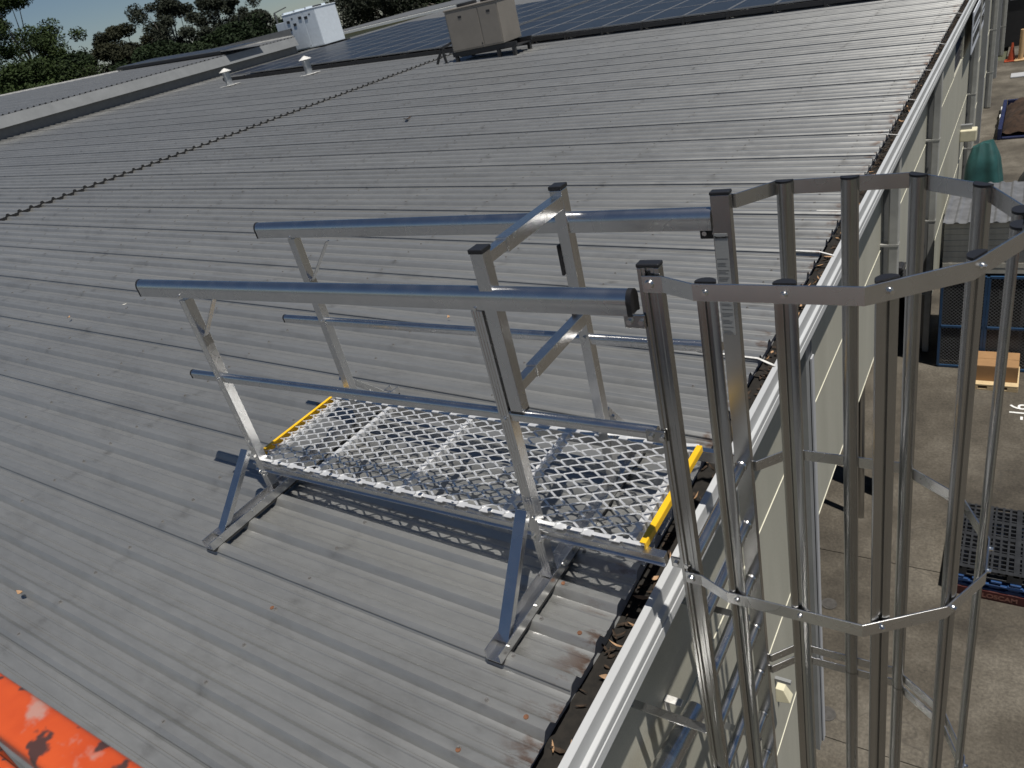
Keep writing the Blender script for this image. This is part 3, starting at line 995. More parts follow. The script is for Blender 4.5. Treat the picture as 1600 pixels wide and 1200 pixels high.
# ------------------------------------------------------------------ small things on the wall
sl = thing('security_light', 'small cream floodlight fixed to the wall beyond the ladder', 'light', (XW, 1.95, -3.2))
for nm, mt, a, b_ in (('arm', 'column_grey', (XW, 2.02, -3.24), (0.0, 2.05, -3.21)), ):
    mb = MB(); mb.box(a, b_); child(mb.build(nm, mt, bevel=0.003), sl)
mb = MB()
for (x, y, z0_, z1_, w_) in ((0, 1.9, -3.26, -3.12, 0.045),):
    vs = [(XW + .05, y - w_, z0_), (XW + .16, y - w_, z0_ + .03), (XW + .16, y + w_, z0_ + .03), (XW + .05, y + w_, z0_), (XW + .05, y - w_ * .7, z1_), (XW + .11, y - w_ * .7, z1_), (XW + .11, y + w_ * .7, z1_), (XW + .05, y + w_ * .7, z1_)]
    mb.add(vs, [(0, 3, 2, 1), (4, 5, 6, 7), (0, 1, 5, 4), (1, 2, 6, 5), (2, 3, 7, 6), (3, 0, 4, 7)])
child(mb.build('lamp_head', 'lamp_cream', bevel=0.006), sl)
s2 = thing('security_light', 'small cream floodlight high on the far end of the wall above the tarpaulin', 'light', (0.1, 17.6, -3.4))
mb = MB(); mb.box((XW, 17.5, -3.55), (0.2, 17.8, -3.3)); child(mb.build('lamp_head', 'lamp_cream', bevel=0.02), s2)
mb = MB(); mb.box((XW, 17.6, -3.3), (0.1, 17.7, -3.2)); child(mb.build('arm', 'column_grey'), s2)
mb = MB(); mb.box((0.0, 6.90, -2.22), (0.09, 7.08, -1.92))
bx_ = tag(mb.build('cable_box', 'black_steel', bevel=0.02), 'dark coiled cable box hung on the grey wall column', 'cable box')
mb = MB()
for k in range(7):
    zz = -2.2 + k * .042
    mb.tube((0.095, 6.88, zz), (0.095, 7.09, zz), 0.012, n=8)
o = mb.build('cable_coil', 'rubber', bx_, smooth=40); o['kind'] = 'stuff'
sg = thing('wall_sign', 'white board sign with dark lettering high on the warehouse wall', 'sign', (0.1, 17, -1.0))
mb = MB(); mb.box((0.008, 16.95, -1.62), (0.028, 20.4, -0.82)); child(mb.build('sign_board', 'sign_white'), sg)
mb = MB()
for z in (-1.02, -1.40):
    y = 17.05
    while y < 20.2:
        w_ = random.uniform(.08, .2); mb.box((0.029, y, z - .09), (0.031, y + w_, z + .09)); y += w_ + random.uniform(.03, .07)
mb.box((0.029, 17.0, -1.23), (0.031, 20.35, -1.19))
child(mb.build('sign_lettering', 'sticker_ink'), sg)

# ------------------------------------------------------------------ yard things
for i, (x, y) in enumerate(((-0.30, 4.73), (-0.03, 3.28))):
    mb = MB(); mb.tube((x, y, GZ + 0.003), (x, y, GZ + 0.010), 0.085, n=24); mb.tube((x, y, GZ + 0.010), (x, y, GZ + 0.013), 0.06, n=20)
    tag(mb.build('drain_cover', 'manhole_iron', smooth=40), ['round iron drain cover on the concrete inside the open bay', 'round iron drain cover on the concrete below the cage bars'][i], 'drain cover')
def pallet(name, x, y, z, w, d, h, mat, label, grid=False):
    t = thing(name, label, 'pallet', (x + w / 2, y + d / 2, z))
    inv = Matrix.Translation(t.location).inverted()
    L = []
    if grid:
        mb = MB()
        nb, nd = 17, 17
        for i in range(nb):
            xx = x + i * (w - .03) / (nb - 1)
            mb.box((xx, y, z + h - .03), (xx + .022 + (.03 if i % 4 == 0 else 0) * (i < nb - 1), y + d, z + h))
        for j in range(nd):
            yy = y + j * (d - .03) / (nd - 1)
            mb.box((x, yy, z + h - .034), (x + w, yy + .02 + (.03 if j % 4 == 0 else 0) * (j < nd - 1), z + h - .004))
        for i in range(7):
            mb.box((x + random.uniform(0, w - .2), y + random.uniform(0, d - .2), z + h - .02), (x + random.uniform(.2, w), y + random.uniform(.2, d), z + h - .0075)) if False else None
        L.append(mb.build('top_deck', mat))
    else:
        for i in range(7):
            mb = MB(); xx = x + i * (w - .1) / 6
            mb.box((xx, y, z + h - .025), (xx + .10, y + d, z + h)); L.append(mb.build('deck_board', mat, bevel=.003))
    for j in range(3):
        mb = MB(); yy = y + j * (d - .12) / 2
        for i in range(3):
            xx = x + i * (w - .14) / 2
            mb.box((xx, yy, z + .025), (xx + .14, yy + .12, z + h - .035))
        mb.box((x, yy, z), (x + w, yy + .12, z + .024))
        L.append(mb.build('bearer', mat, bevel=.003))
    for o in L:
        o.parent = t; o.matrix_parent_inverse = inv
    return t
px_, py_ = 0.865, 5.33
pr_ = pallet('pallet', px_, py_, GZ, 1.165, 1.12, 0.13, 'red_pallet', 'dark red pallet with stencilled lettering at the bottom of the stack')
o = text_mesh('pallet_lettering', 'LOSCAM', 0.085, 'pallet_print', Matrix.Translation((px_ + 0.30, py_ - 0.003, GZ + 0.035)) @ Matrix.Rotation(R(90), 4, 'X'), parent=pr_, bold=0.002)
o.matrix_parent_inverse = Matrix.Translation(pr_.location).inverted()
mb = MB(); mb.box((px_ + .004, py_ - 0.0015, GZ + 0.0245), (px_ + 1.16, py_ + 0.01, GZ + 0.125))
o = mb.build('side_board', 'red_pallet', pr_); o.matrix_parent_inverse = Matrix.Translation(pr_.location).inverted()
pallet('pallet', px_ + .01, py_ + .01, GZ + .133, 1.15, 1.11, 0.075, 'blue_pallet', 'blue pallet resting on the red pallet')
pallet('pallet', px_ + .02, py_ + .0, GZ + .211, 1.15, 1.11, 0.075, 'blue_pallet', 'blue pallet just under the black plastic pallet')
pallet('pallet', px_ + .0, py_ + .02, GZ + .289, 1.16, 1.12, 0.12, 'black_pallet', 'black plastic grid pallet on top of the stack', grid=True)
pallet('pallet', 0.70, 9.75, GZ, 0.66, 0.62, 0.10, 'raw_timber', 'small pale timber pallet under the cardboard box')
cbx = thing('cardboard_box', 'brown cardboard box on a small timber pallet before the blue gates', 'box', (1.03, 10.1, GZ + .1))
inv = Matrix.Translation(cbx.location).inverted()
mb = MB(); mb.box((0.72, 9.86, GZ + .101), (1.34, 10.32, GZ + .36)); o = mb.build('carton', 'cardboard', cbx, bevel=.004); o.matrix_parent_inverse = inv
for y0_, y1_ in ((9.862, 10.086), (10.094, 10.318)):
    mb = MB(); mb.box((0.722, y0_, GZ + .361), (1.338, y1_, GZ + .368)); o = mb.build('flap', 'cardboard', cbx, bevel=.002); o.matrix_parent_inverse = inv
mk = tag(text_mesh('ground_marking', '-16', 0.33, 'white_print', Matrix.Translation((1.50, 9.0, GZ + 0.004)) @ Matrix.Rotation(R(90), 4, 'Z'), extrude=0.0008), 'white painted number on the yard concrete by the timber pallet', 'marking')

# storage shed with blue mesh gates
sh = thing('storage_shed', 'low grey storage shed with blue mesh gates against the wall', 'shed', (1.4, 11.2, GZ))
inv_s = Matrix.Translation(sh.location).inverted()
def spart(mb, name, mats, parent=None, **kw):
    o = mb.build(name, mats, parent or sh, **kw)
    if parent is None: o.matrix_parent_inverse = inv_s
    return o
mb = MB()
vs = []; nn = 96
for i in range(nn):
    x = 0.2 + i * (2.6 / (nn - 1))
    z = -2.72 + (0.02 if (i // 2) % 3 == 0 else 0.0)
    vs += [(x, 10.32, z), (x, 11.95, z + 0.05)]
mb.add(vs, [(2 * i, 2 * i + 2, 2 * i + 3, 2 * i + 1) for i in range(nn - 1)])
spart(mb, 'roof', 'shed_roof')
for k in range(9):
    mb = MB(); z = -3.55 + k * 0.09
    mb.box((0.22, 10.40 - .004 * (k % 2), z), (2.8, 10.43, z + 0.087)); spart(mb, 'cladding_board', 'shed_cladding', bevel=.006)
mb = MB(); mb.box((0.21, 10.44, GZ), (0.24, 11.9, -2.76)); mb.box((0.21, 11.85, GZ), (2.8, 11.9, -2.72)); mb.box((2.77, 10.44, GZ), (2.8, 11.85, -2.74))
spart(mb, 'shed_wall', 'interior')
for gx in (0.24, 0.86, 1.62, 2.3):
    mb = MB()
    w_ = 0.58 if gx < .5 else 0.70
    zt, zb = -3.60, GZ + 0.03
    for a, b_ in (((gx, zb), (gx, zt)), ((gx + w_, zb), (gx + w_, zt)), ((gx, zb), (gx + w_, zb)), ((gx, zt), (gx + w_, zt)), ((gx, zb + .72), (gx + w_, zb + .72))):
        mb.beam((a[0], 10.38, a[1]), (b_[0], 10.38, b_[1]), 0.035, 0.035, up=(0, 1, 0))
    ga = spart(mb, 'mesh_gate', 'blue_steel')
    mb = MB()
    st = 0.055
    hgt = zt - zb
    t = -hgt
    while t < w_:
        for sg in (1, -1):
            xa, xb = t, t + hgt
            a0 = max(0, xa); b0 = min(w_, xb)
            if b0 <= a0: continue
            za, zb_ = a0 - xa, b0 - xa
            if sg == -1: za, zb_ = hgt - za, hgt - zb_
            mb.beam((gx + a0, 10.385, zb + za), (gx + b0, 10.385, zb + zb_), 0.004, 0.004, up=(0, 1, 0))
        t += st
    o = spart(mb, 'wire_mesh', 'wire_grey', ga); o['kind'] = 'stuff'
mb = MB(); mb.box((0.98, 11.2, -4.35), (1.12, 11.3, -4.2)); mb.box((1.3, 10.9, GZ), (1.35, 10.95, -3.9)); mb.box((0.9, 11.0, GZ), (1.3, 11.5, GZ + .3))
spart(mb, 'stored_goods', 'far_grey')
spart(MB().box((1.42, 11.3, GZ), (1.6, 11.6, -4.0)), 'stored_sack', 'bollard_timber')

# green tarpaulin over a machine
def draped(name, cx, cy, w, d, z0, z1, mat):
    mb = MB(); vs = []; fs = []
    nu, nv = 64, 22
    for j in range(nv):
        t = j / (nv - 1)
        for i in range(nu):
            a = 2 * math.pi * i / nu
            top = 0.34 + 0.16 * min(1, t * 8) + 0.50 * t
            r_ = (abs(math.cos(a)) ** 5 + abs(math.sin(a)) ** 5) ** (-1 / 5)
            fold = 1 + 0.13 * t * (1 - 2 * abs(math.sin(a * 3.5 + 0.9 * math.sin(2 * a) + 0.6 * t))) + 0.10 * noise.noise(Vector((math.cos(a) * 2.2, math.sin(a) * 2.2, t * 2.5)))
            x = cx - 0.10 * w * (1 - t) + math.cos(a) * r_ * w / 2 * top * fold; y = cy + math.sin(a) * r_ * d / 2 * top * fold
            z = z1 - (z1 - z0) * t + 0.10 * (1 - t) * (math.cos(a + 0.8) + 0.6 * noise.noise(Vector((math.cos(a) * 3, math.sin(a) * 3, 2))))
            vs.append((x, y, z))
    for j in range(nv - 1):
        for i in range(nu):
            a = j * nu + i; b_ = j * nu + (i + 1) % nu
            fs.append((a, a + nu, b_ + nu, b_))
    vs.append((cx - 0.10 * w, cy, z1 + .06)); k = len(vs) - 1
    fs += [(i, (i + 1) % nu, k) for i in range(nu)]
    mb.add(vs, fs)
    return mb.build(name, mat, smooth=50)
tag(draped('tarpaulin_cover', 0.55, 14.6, 0.95, 1.3, GZ, -2.80, 'tarp_green'), 'dark green tarpaulin draped over a tall machine behind the shed', 'tarpaulin')
tag(draped('black_cover', 1.55, 16.0, 1.3, 2.0, GZ, -3.7, 'black_steel'), 'black tarpaulin over a low pile beside the green tarpaulin', 'tarpaulin')
bn_ = thing('soil_bin', 'blue metal bin filled with dark brown soil in the yard', 'bin', (1.3, 25, GZ))
inv_b = Matrix.Translation(bn_.location).inverted()
for a, b_ in (((0.42, 23.3, GZ), (0.52, 26.6, GZ + .32)), ((0.53, 23.3, GZ), (3.0, 23.4, GZ + .07)), ((0.53, 26.5, GZ), (3.0, 26.6, GZ + .32)), ((3.01, 23.3, GZ), (3.1, 26.6, GZ + .32))):
    o = MB().box(a, b_).build('bin_side', 'bin_blue', bn_, bevel=.02); o.matrix_parent_inverse = inv_b
for y in (24.6, 25.5):
    o = MB().box((0.40, y, GZ + .12), (0.419, y + .35, GZ + .3)).build('bin_plate', 'white_print', bn_); o.matrix_parent_inverse = inv_b
mb = MB(); vs = []; fs = []; n = 26
for i in range(n):
    for j in range(n):
        x = 0.53 + 2.45 * i / (n - 1); y = 23.41 + 3.08 * j / (n - 1)
        e = min(i, j, n - 1 - i, n - 1 - j) / (n / 2)
        vs.append((x, y, GZ + .15 + .65 * e ** .7 + .14 * noise.noise(Vector((x * 3, y * 3, 0)))))
for i in range(n - 1):
    for j in range(n - 1):
        a = i * n + j; fs.append((a, a + n, a + n + 1, a + 1))
mb.add(vs, fs); o = mb.build('soil_heap', 'soil', bn_, smooth=60); o.matrix_parent_inverse = inv_b
tag(MB().box((0.45, 30.9, GZ + .002), (1.5, 31.5, GZ + .05)).build('drain_slab', 'flashing_light', bevel=.01), 'pale concrete drain slab lying across the yard', 'slab')
bo = thing('timber_bollard', 'pale timber bollard standing before the kerb', 'bollard', (0.66, 33.8, GZ))
inv_ = Matrix.Translation(bo.location).inverted()
o = MB().tube((0.66, 33.8, GZ + .06), (0.66, 33.8, GZ + 1.1), 0.09, 0.08, n=12).build('post', 'bollard_timber', bo, smooth=40); o.matrix_parent_inverse = inv_
o = MB().box((0.46, 33.6, GZ), (0.86, 34.0, GZ + .059)).build('base', 'bollard_timber', bo, bevel=.02); o.matrix_parent_inverse = inv_
tc_ = thing('traffic_cone', 'orange traffic cone beside the timber bollard', 'cone', (0.36, 34.0, GZ))
inv_ = Matrix.Translation(tc_.location).inverted()
o = MB().tube((0.36, 33.9, GZ + .04), (0.36, 33.9, GZ + .65), 0.13, 0.03, n=16).build('cone_body', 'orange_plastic', tc_, smooth=40); o.matrix_parent_inverse = inv_
o = MB().box((0.14, 33.7, GZ), (0.56, 34.1, GZ + .04)).build('base', 'orange_plastic', tc_, bevel=.01); o.matrix_parent_inverse = inv_
cb_ = thing('black_cabinet', 'tall black cabinet with a pale top window standing on the far kerb', 'cabinet', (0.4, 36.4, GZ + .13))
inv_ = Matrix.Translation(cb_.location).inverted()
for nm, mt, a, b_ in (('body', 'black_steel', (-.15, 36.0, GZ + .13), (0.85, 36.8, GZ + 2.25)), ('hood', 'black_steel', (-.22, 35.9, GZ + 2.251), (.95, 36.9, GZ + 2.5)), ('window', 'flashing_light', (0.1, 35.985, GZ + 1.85), (0.75, 35.999, GZ + 2.15))):
    o = MB().box(a, b_).build(nm, mt, cb_, bevel=.02); o.matrix_parent_inverse = inv_

# ------------------------------------------------------------------ roof plant
def ac_unit(name, label, x0, x1, y0, y1, zb, zt, mat, slope_from, feet=True):
    t = thing(name, label, 'air conditioner', ((x0 + x1) / 2, (y0 + y1) / 2, slope_from))
    inv = Matrix.Translation(t.location).inverted()
    L = []
    L.append(MB().box((x0, y0, zb), (x1, y1, zt)).build('cabinet', mat, bevel=.012))
    L.append(MB().box((x0 - .02, y0 - .02, zt + .001), (x1 + .02, y1 + .02, zt + .035)).build('lid', mat, bevel=.01))
    w = x1 - x0
    L.append(MB().box((x0 + .03, y0 - .012, zb + .04), (x0 + w * .62, y0 - .001, zt - .05)).build('access_panel', mat, bevel=.004))
    L.append(MB().box((x0 + w * .64, y0 - .012, zb + .04), (x1 - .03, y0 - .001, zt - .05)).build('access_panel', mat, bevel=.004))
    for px in (x0 + w * .28, x0 + w * .82):
        L.append(MB().box((px - .05, y0 - .018, zt - .2), (px + .05, y0 - .0125, zt - .15)).build('handle', 'black_steel'))
    L.append(MB().tube((x0 + w * .60, y0 - .02, zb + .09), (x0 + w * .60, y0 - .0125, zb + .09), .02, n=10).build('knob', 'black_steel'))
    mb = MB()
    for yy in (y0 + .05, y1 - .05):
        mb.beam((x0 - .05, yy, zb - .06), (x1 + .3, yy, zb - .06), .06, .10)
    for xx in (x0 + .05, x1 - .25, x1 + .2):
        for yy in (y0 + .05, y1 - .05):
            mb.box((xx - .04, yy - .04, rz(xx) - .01), (xx + .04, yy + .04, zb - .112))
    mb.box((x0 + .1, y0 + .1, zb - .14), (x1 + .25, y1 - .06, zb - .115))
    L.append(mb.build('stand', 'black_steel'))
    for cx in (x0 + w * .28, x0 + w * .74):
        mb = MB(); mb.tube((cx, (y0 + y1) / 2, zt + .036), (cx, (y0 + y1) / 2, zt + .10), .26, n=24)
        L.append(mb.build('fan_guard', 'black_steel', smooth=40))
    for o in L:
        o.parent = t; o.matrix_parent_inverse = inv
    return t
ac_unit('roof_air_conditioner', 'tan rooftop air conditioning unit on a black stand before the solar panels', -11.2, -9.62, 14.8, 15.62, 0.46, 1.40, 'ac_tan', rz(-10))
wac = ac_unit('roof_air_conditioner', 'white rooftop air conditioning unit beside the raised roof step', -26.0, -24.0, 23.3, 24.6, 1.0, 2.42, 'ac_white', rz(-24))
o = MB().box((-26.75, 23.5, 1.05), (-26.03, 24.5, 2.2)).build('side_block', 'ac_white', wac, bevel=.01); o.matrix_parent_inverse = Matrix.Translation(wac.location).inverted()
for xx, zz in ((-25.7, 2.15), (-25.35, 2.0), (-25.72, 1.85), (-24.95, 2.2), (-24.6, 2.15)):
    o = MB().box((xx - .09, 23.27, zz - .05), (xx + .09, 23.285, zz + .05)).build('grille', 'black_steel', wac); o.matrix_parent_inverse = Matrix.Translation(wac.location).inverted()
for xx in (-25.9, -25.2, -24.5):
    o = MB().box((xx - .05, 23.3, 2.456), (xx + .05, 24.5, 2.53)).build('lifting_rail', 'ac_white', wac); o.matrix_parent_inverse = Matrix.Translation(wac.location).inverted()
# pipe leg stand beside the tan unit
mb = MB(); mb.beam((-11.75, 14.75, rz(-11.7)), (-11.5, 14.75, 0.62), .05, .05); mb.beam((-11.45, 14.75, rz(-11.4)), (-11.5, 14.75, .62), .05, .05); mb.beam((-11.55, 14.75, .6), (-11.15, 14.9, .72), .06, .06)
tag(mb.build('pipe_support', 'black_steel'), 'black angled pipe support beside the tan air conditioner', 'pipe support')
for i, (x, y, h) in enumerate(((-20.6, 15.2, .52), (-17.2, 15.5, .52))):
    v = thing('roof_vent', ['cylindrical metal roof vent near the raised roof step', 'cylindrical metal roof vent in front of the white air conditioner'][i], 'vent', (x, y, rz(x)))
    inv = Matrix.Translation(v.location).inverted()
    zz = rz(x) + 0.05
    L = [MB().tube((x, y, zz - .03), (x, y, zz + h - .12), .115, n=20).build('pipe', 'vent_zinc', smooth=40),
         MB().tube((x, y, zz + h - .10), (x, y, zz + h), .20, .02, n=20).build('cowl', 'strap_white', smooth=40),
         MB().tube((x, y, zz + h - .121), (x, y, zz + h - .099), .06, n=12).build('neck', 'vent_zinc'),
         MB().box((x - .24, y - .24, zz + .001), (x + .24, y + .24, zz + .012)).build('base_flashing', 'strap_white')]
    for o in L:
        o.parent = v; o.matrix_parent_inverse = inv

# solar arrays: every panel a part
def panel_mesh(w, d):
    mb = MB()
    t = .035; f_ = .026
    mb.cur = 0
    mb.box((0, 0, 0), (w, f_, t)); mb.box((0, d - f_, 0), (w, d, t)); mb.box((0, f_, 0), (f_, d - f_, t)); mb.box((w - f_, f_, 0), (w, d - f_, t))
    mb.cur = 1
    mb.box((f_, f_, .004), (w - f_, d - f_, t - .004))
    me_o = mb.build('solar_panel', ['solar_frame', 'solar_glass'])
    me = me_o.data
    bpy.data.objects.remove(me_o)
    return me
pm = panel_mesh(1.02, 1.72)
sa = thing('solar_array', 'large dark solar panel array covering the far end of the main roof', 'solar panels', (-12, 20, rz(-12)))
inv = Matrix.Translation(sa.location).inverted()
rot = Matrix.Rotation(math.atan(TP), 4, 'Y')
for i in range(20):
    for j in range(6):
        x = -22.3 + i * 1.035
        y = 16.45 + j * 1.74
        o = bpy.data.objects.new('solar_panel', pm); col.objects.link(o)
        o.parent = sa; o.matrix_parent_inverse = inv
        o.matrix_basis = Matrix.Translation((x, y, rz(x) + 0.15 + (0.03 if x < LAP else 0))) @ rot
mb = MB()
for yy in (16.42, 18.1, 19.9, 21.6):
    mb.beam((-22.4, yy, rz(-22.4) + .10), (-1.5, yy, rz(-1.5) + .085), .05, .09)
o = mb.build('mounting_rail', 'black_steel', sa); o.matrix_parent_inverse = inv
for i in range(20):
    x = -22.3 + i * 1.035
    o = MB().box((x - .03, 16.38, rz(x) + .0), (x + .03, 16.446, rz(x) + .16)).build('panel_clamp', 'black_steel', sa); o.matrix_parent_inverse = inv
sb = thing('solar_array', 'narrow solar panel array on the higher roof behind the step', 'solar panels', (-28, 19, uz(-28)))
inv = Matrix.Translation(sb.location).inverted()
for i in range(7):
    for j in range(1):
        x = -31.6 + i * 1.035; y = 18.6
        ml = 20.5 - y
        if x > -25.2: continue
        o = bpy.data.objects.new('solar_panel', pm); col.objects.link(o)
        o.parent = sb; o.matrix_parent_inverse = inv
        o.matrix_basis = Matrix.Translation((x, y, uz(x) + .16)) @ Matrix.Rotation(math.atan(TP), 4, 'Y')
o = MB().beam((-31.8, 18.6, uz(-31.8) + .12), (-24.8, 18.6, uz(-24.8) + .12), .05, .1).build('mounting_rail', 'black_steel', sb); o.matrix_parent_inverse = inv

# loose dry leaves and litter on the sheets
for i, (x, y, m_, lab) in enumerate(((-2.31, 2.0, 'dry_leaf', 'pale curled dry leaf on the roof beside the platform'), (-5.9, 1.6, 'light_litter', 'scrap of white litter lying on the roof sheets'), (-6.3, 1.25, 'dry_leaf', 'small brown dry leaf beside a twig on the roof'), (-2.75, -1.05, 'dry_leaf', 'tan dry leaf on the roof near the lift basket'), (-7.9, 8.6, 'leaf_litter', 'dark clump of leaves far up the roof'))):
    mb = MB(); leaf(mb, (x, y, rz(x) + (0.004 if i != 4 else .01)), .05 if i < 4 else .16, .022 if i < 4 else .09, random.uniform(0, 3), .8)
    tag(mb.build('dry_leaf', m_), lab, 'leaf')

# ------------------------------------------------------------------ boom lift basket rail next to the camera
bk = thing('lift_basket', 'chipped orange tubular guard rail of a boom lift basket over the roof', 'guard rail', (-0.2, -1.68, 0.2))
inv = Matrix.Translation(bk.location).inverted()
mb = MB()
prof = []
for i in range(48):
    a = 2 * math.pi * i / 48
    c, s_ = math.cos(a), math.sin(a)
    k_ = (abs(c) ** 7 + abs(s_) ** 7) ** (-1 / 7)
    prof.append((0.029 * k_ * c, 0.022 * k_ * s_))
mb.sweep(prof, (-1.0, -1.684, 1.18), (0.95, -1.684, 1.18), Y, Z)
o = mb.build('top_rail', 'orange_chipped', bk, smooth=40); o.matrix_parent_inverse = inv
mb = MB(); mb.sweep(prof, (-1.0, -1.72, 0.86), (0.95, -1.72, 0.86), Y, Z)
o = mb.build('mid_rail', 'orange_chipped', bk, smooth=40); o.matrix_parent_inverse = inv
mb = MB(); mb.sweep(prof, (-0.6, -1.684, 0.2), (-0.6, -1.684, 1.15), X, Y)
o = mb.build('upright', 'orange_chipped', bk, smooth=40); o.matrix_parent_inverse = inv
mb = MB(); mb.sweep(prof, (0.9, -1.684, 0.2), (0.9, -1.684, 1.15), X, Y)
o = mb.build('upright', 'orange_chipped', bk, smooth=40); o.matrix_parent_inverse = inv

for nm, a, b_ in (('floor', (-0.70, -2.55, 0.10), (1.55, -1.66, 0.14)), ('toe_board', (-0.70, -1.66, 0.141), (1.55, -1.645, 0.29)), ('toe_board', (-0.70, -2.55, 0.141), (1.55, -2.535, 0.29))):
    o = MB().box(a, b_).build(nm, 'orange_chipped' if nm != 'floor' else 'column_grey', bk); o.matrix_parent_inverse = inv
for x in (-0.68, 1.53):
    mb = MB(); mb.sweep(prof, (x, -2.5, 1.18), (x, -1.70, 1.18), X, Z) if x > 0 else mb.sweep(prof, (x, -2.5, 0.86), (x, -1.75, 0.86), X, Z)
    o = mb.build('side_rail', 'orange_chipped', bk, smooth=40); o.matrix_parent_inverse = inv

# ------------------------------------------------------------------ trees and far things
def blob_leaves(mb, c, r, n, size):
    c = Vector(c)
    for _ in range(n):
        d = Vector((random.gauss(0, 1), random.gauss(0, 1), random.gauss(0, 1)))
        d.normalize()
        p = c + Vector((d.x * r[0], d.y * r[1], d.z * r[2])) * (random.random() ** 0.45)
        u = Vector((random.gauss(0, 1), random.gauss(0, 1), random.gauss(0, .7))).normalized()
        v = u.orthogonal().normalized()
        v = (v * math.cos(1.3) + u.cross(v) * math.sin(random.uniform(0, 6.28))).normalized()
        s = size * random.uniform(.6, 1.4)
        mb.add([p - u * s, p - v * s * .45, p + u * s, p + v * s * .45], [(0, 1, 2, 3)])
def tree(label, x, y, ztop, rad, mat, bark='bark', n=2600, size=.22, trunk=.28, open_=0.0, base=GZ, flat=1.0):
    t = thing('gum_tree', label, 'tree', (x, y, base), 'trees behind the roofs')
    inv = Matrix.Translation(t.location).inverted()
    h = ztop - base
    tr = MB(); cr = MB()
    p = Vector((x, y, base)); r0 = trunk
    top = Vector((x + random.uniform(-.6, .6), y + random.uniform(-.6, .6), base + h * .62))
    seg = 4; prev = p
    for i in range(seg):
        q = p.lerp(top, (i + 1) / seg) + Vector((random.uniform(-.2, .2), random.uniform(-.2, .2), 0))
        tr.tube(prev, q, r0 * (1 - .16 * i), r0 * (1 - .16 * (i + 1)), n=8, cap=False); prev = q
    nl = 18 if open_ else 22
    for k in range(nl):
        a = 6.28 * k / nl + random.uniform(-.3, .3)
        s = p.lerp(top, random.uniform(.5, 1.0))
        rr_ = rad * random.uniform(.35, .95)
        zz = base + h * random.uniform(.30 if not open_ else .5, .97)
        zz = min(zz, ztop - rad * .25 - (rr_ / rad) ** 2 * rad * .35)
        e = Vector((x + math.cos(a) * rr_, y + math.sin(a) * rr_, zz))
        m_ = s.lerp(e, .5) + Vector((0, 0, -.25 * (e - s).length * .3))
        tr.tube(s, m_, r0 * .35, r0 * .22, n=6, cap=False); tr.tube(m_, e, r0 * .22, r0 * .06, n=6, cap=False)
        nb = 4 if not open_ else 3
        for b_ in range(nb):
            c = e + Vector((random.gauss(0, 1), random.gauss(0, 1), random.gauss(0, .6))) * rad * .22
            c.z = min(c.z, ztop - rad * .14)
            rb = rad * random.uniform(.18, .32) * (1 - .2 * open_)
            blob_leaves(cr, c, (rb, rb, rb * .72 * flat), int(n / (nl * nb)), size)
    for _ in range(3):
        c = Vector((x + random.uniform(-.3, .3) * rad, y + random.uniform(-.3, .3) * rad, ztop - rad * random.uniform(.15, .3)))
        tr.tube(top, c, r0 * .3, r0 * .06, n=6, cap=False)
        blob_leaves(cr, c, (rad * .3, rad * .3, rad * .2 * flat), int(n * .06), size)
    a_ = tr.build('trunk', bark, t, smooth=60); a_.matrix_parent_inverse = inv
    b2 = cr.build('crown', mat, t); b2.matrix_parent_inverse = inv
    return t
T = [  # label, pixel-derived ground position, top height
    ('tall gum with a spreading open crown and bare limbs at the left edge', -69, 34.4, 9.6, 4.2, 'leaf_green', 'bark_pale', 3800, .18, 1.0),
    ('bushy green tree with pale branches at the roof corner', -62, 29.5, 4.6, 4.8, 'leaf_green', 'bark_pale', 5200, .19, 0),
    ('low dark tree in front of the open gum', -58, 27.5, 2.6, 3.6, 'leaf_green', 'bark_pale', 3600, .19, 0),
    ('dark rounded tree behind the bushy green tree', -66, 36.5, 4.2, 4.2, 'leaf_dark', 'bark', 4200, .2, 0),
    ('olive brown tree with a thin grey crown', -63.5, 38.5, 4.3, 3.6, 'leaf_olive', 'bark', 3600, .18, .6),
    ('round headed gum standing above the dark wood', -64, 40.2, 5.7, 2.8, 'leaf_olive', 'bark', 3200, .17, .5),
    ('low dark evergreen between the olive tree and the tall gums', -56, 36.5, 3.2, 3.8, 'leaf_dark', 'bark', 4200, .2, 0),
    ('dense dark green tree beside the ridge capping', -54.5, 39, 2.9, 3.6, 'leaf_dark', 'bark', 4400, .2, 0),
    ('tall grey green gum with a broken crown', -60, 43, 6.6, 3.2, 'leaf_grey', 'bark_pale', 3600, .17, .7),
    ('tall narrow grey gum with white limbs', -57, 45, 5.9, 2.8, 'leaf_grey', 'bark_pale', 3000, .17, .7),
    ('dark tree filling in under the tall grey gums', -52, 42, 3.4, 3.6, 'leaf_dark', 'bark', 4200, .2, 0),
    ('broad domed grey green tree left of the white air conditioner', -56, 47.7, 4.1, 3.6, 'leaf_grey', 'bark', 6200, .17, 0),
    ('low dark tree under the domed tree', -50, 45, 2.7, 3.3, 'leaf_dark', 'bark', 3800, .2, 0),
    ('dark gum behind the white air conditioner', -50, 58, 5.0, 5.0, 'leaf_grey', 'bark', 5200, .2, 0),
    ('dark gum between the far grey roof and the white air conditioner', -45, 62, 4.6, 5.2, 'leaf_dark', 'bark_pale', 5200, .2, 0),
    ('tall dark gum behind the cream parapet', -40, 66, 4.6, 5.2, 'leaf_grey', 'bark', 5200, .2, 0),
]
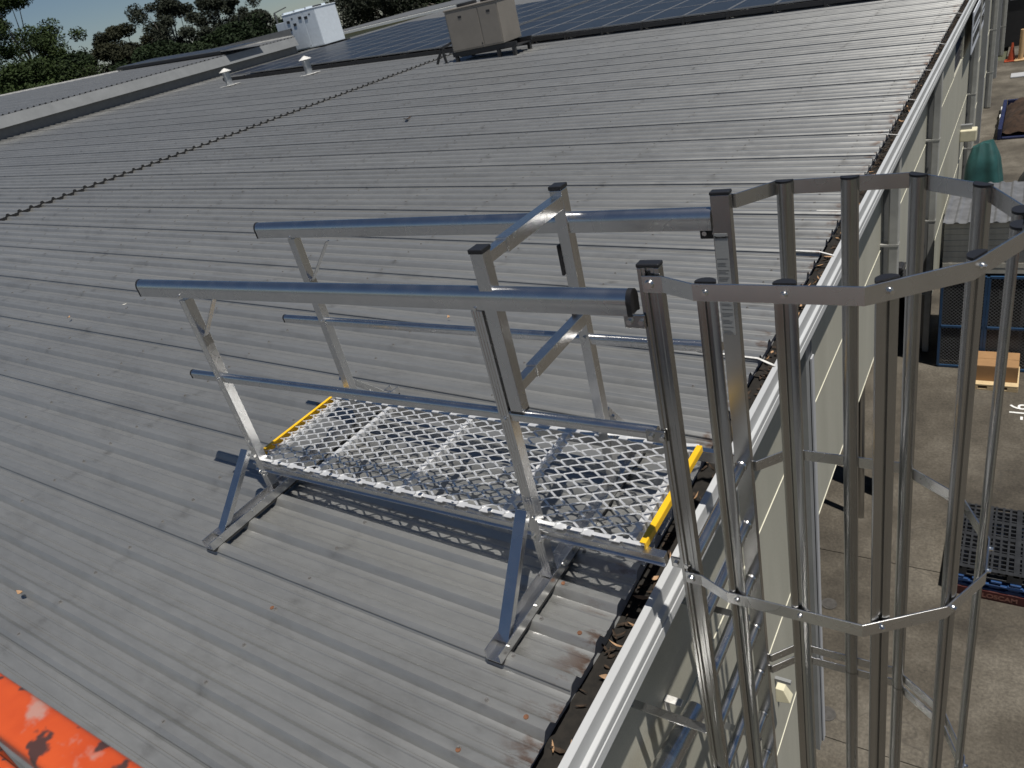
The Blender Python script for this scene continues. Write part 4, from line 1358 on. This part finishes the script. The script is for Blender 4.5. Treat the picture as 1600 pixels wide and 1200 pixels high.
for lab, x, y, zt, rd, mt, bk_, n, sz, op in T:
    tree(lab, x, y, zt, rd, mt, bk_, int(n * 5.5), sz * .62, open_=op)
for i, (x, y, h, r_) in enumerate(((1.6, 40.5, 3.4, 2.0), (4.4, 41.5, 3.8, 2.2), (-0.6, 42.5, 3.0, 1.6))):
    tree(['leafy green shrub behind the far kerb and black cabinet', 'broad leafy shrub further along the far kerb', 'small green shrub behind the warehouse corner'][i], x, y, GZ + h, r_, 'leaf_green', 'bark', 3600, .12, trunk=.1)

fb = thing('far_building', 'low cream building with white parapet beyond the solar panels', 'building', (-34, 44, GZ))
inv = Matrix.Translation(fb.location).inverted()
for nm, mt, a, b_ in (('wall', 'far_cream', (-42, 38.5, GZ), (-22, 52, 0.80)), ('parapet_cap', 'far_white', (-42.1, 38.35, 0.801), (-21.9, 52.1, 0.95)), ('roof_deck', 'far_grey', (-41.6, 38.8, 0.951), (-22.4, 51.6, 1.0))):
    o = MB().box(a, b_).build(nm, mt, fb); o.matrix_parent_inverse = inv
fg = thing('far_shed', 'grey metal clad building rising behind the cream parapet', 'building', (-28, 58, GZ))
inv = Matrix.Translation(fg.location).inverted()
mb = MB(); mb.sweep([(-9, 0), (9, 0), (9, 6.4), (0, 7.2), (-9, 6.4)], (-31, 55, GZ), (-31, 66, GZ), X, Z); o = mb.build('wall', 'far_grey', fg); o.matrix_parent_inverse = inv
mb = MB(); mb.box((-33.0, 54.98, .2), (-31.8, 54.999, .8)); o = mb.build('window', 'dark_void', fg); o.matrix_parent_inverse = inv
st_ = thing('street_light', 'thin grey street light pole beyond the roofs', 'street light', (-41.6, 37.2, GZ))
inv = Matrix.Translation(st_.location).inverted()
o = MB().tube((-41.6, 37.2, GZ), (-41.6, 37.2, 3.05), .10, .06, n=8).build('pole', 'far_grey', st_); o.matrix_parent_inverse = inv
o = MB().beam((-41.6, 37.2, 3.02), (-41.15, 37.95, 3.2), .10, .07).build('lamp_arm', 'far_grey', st_); o.matrix_parent_inverse = inv
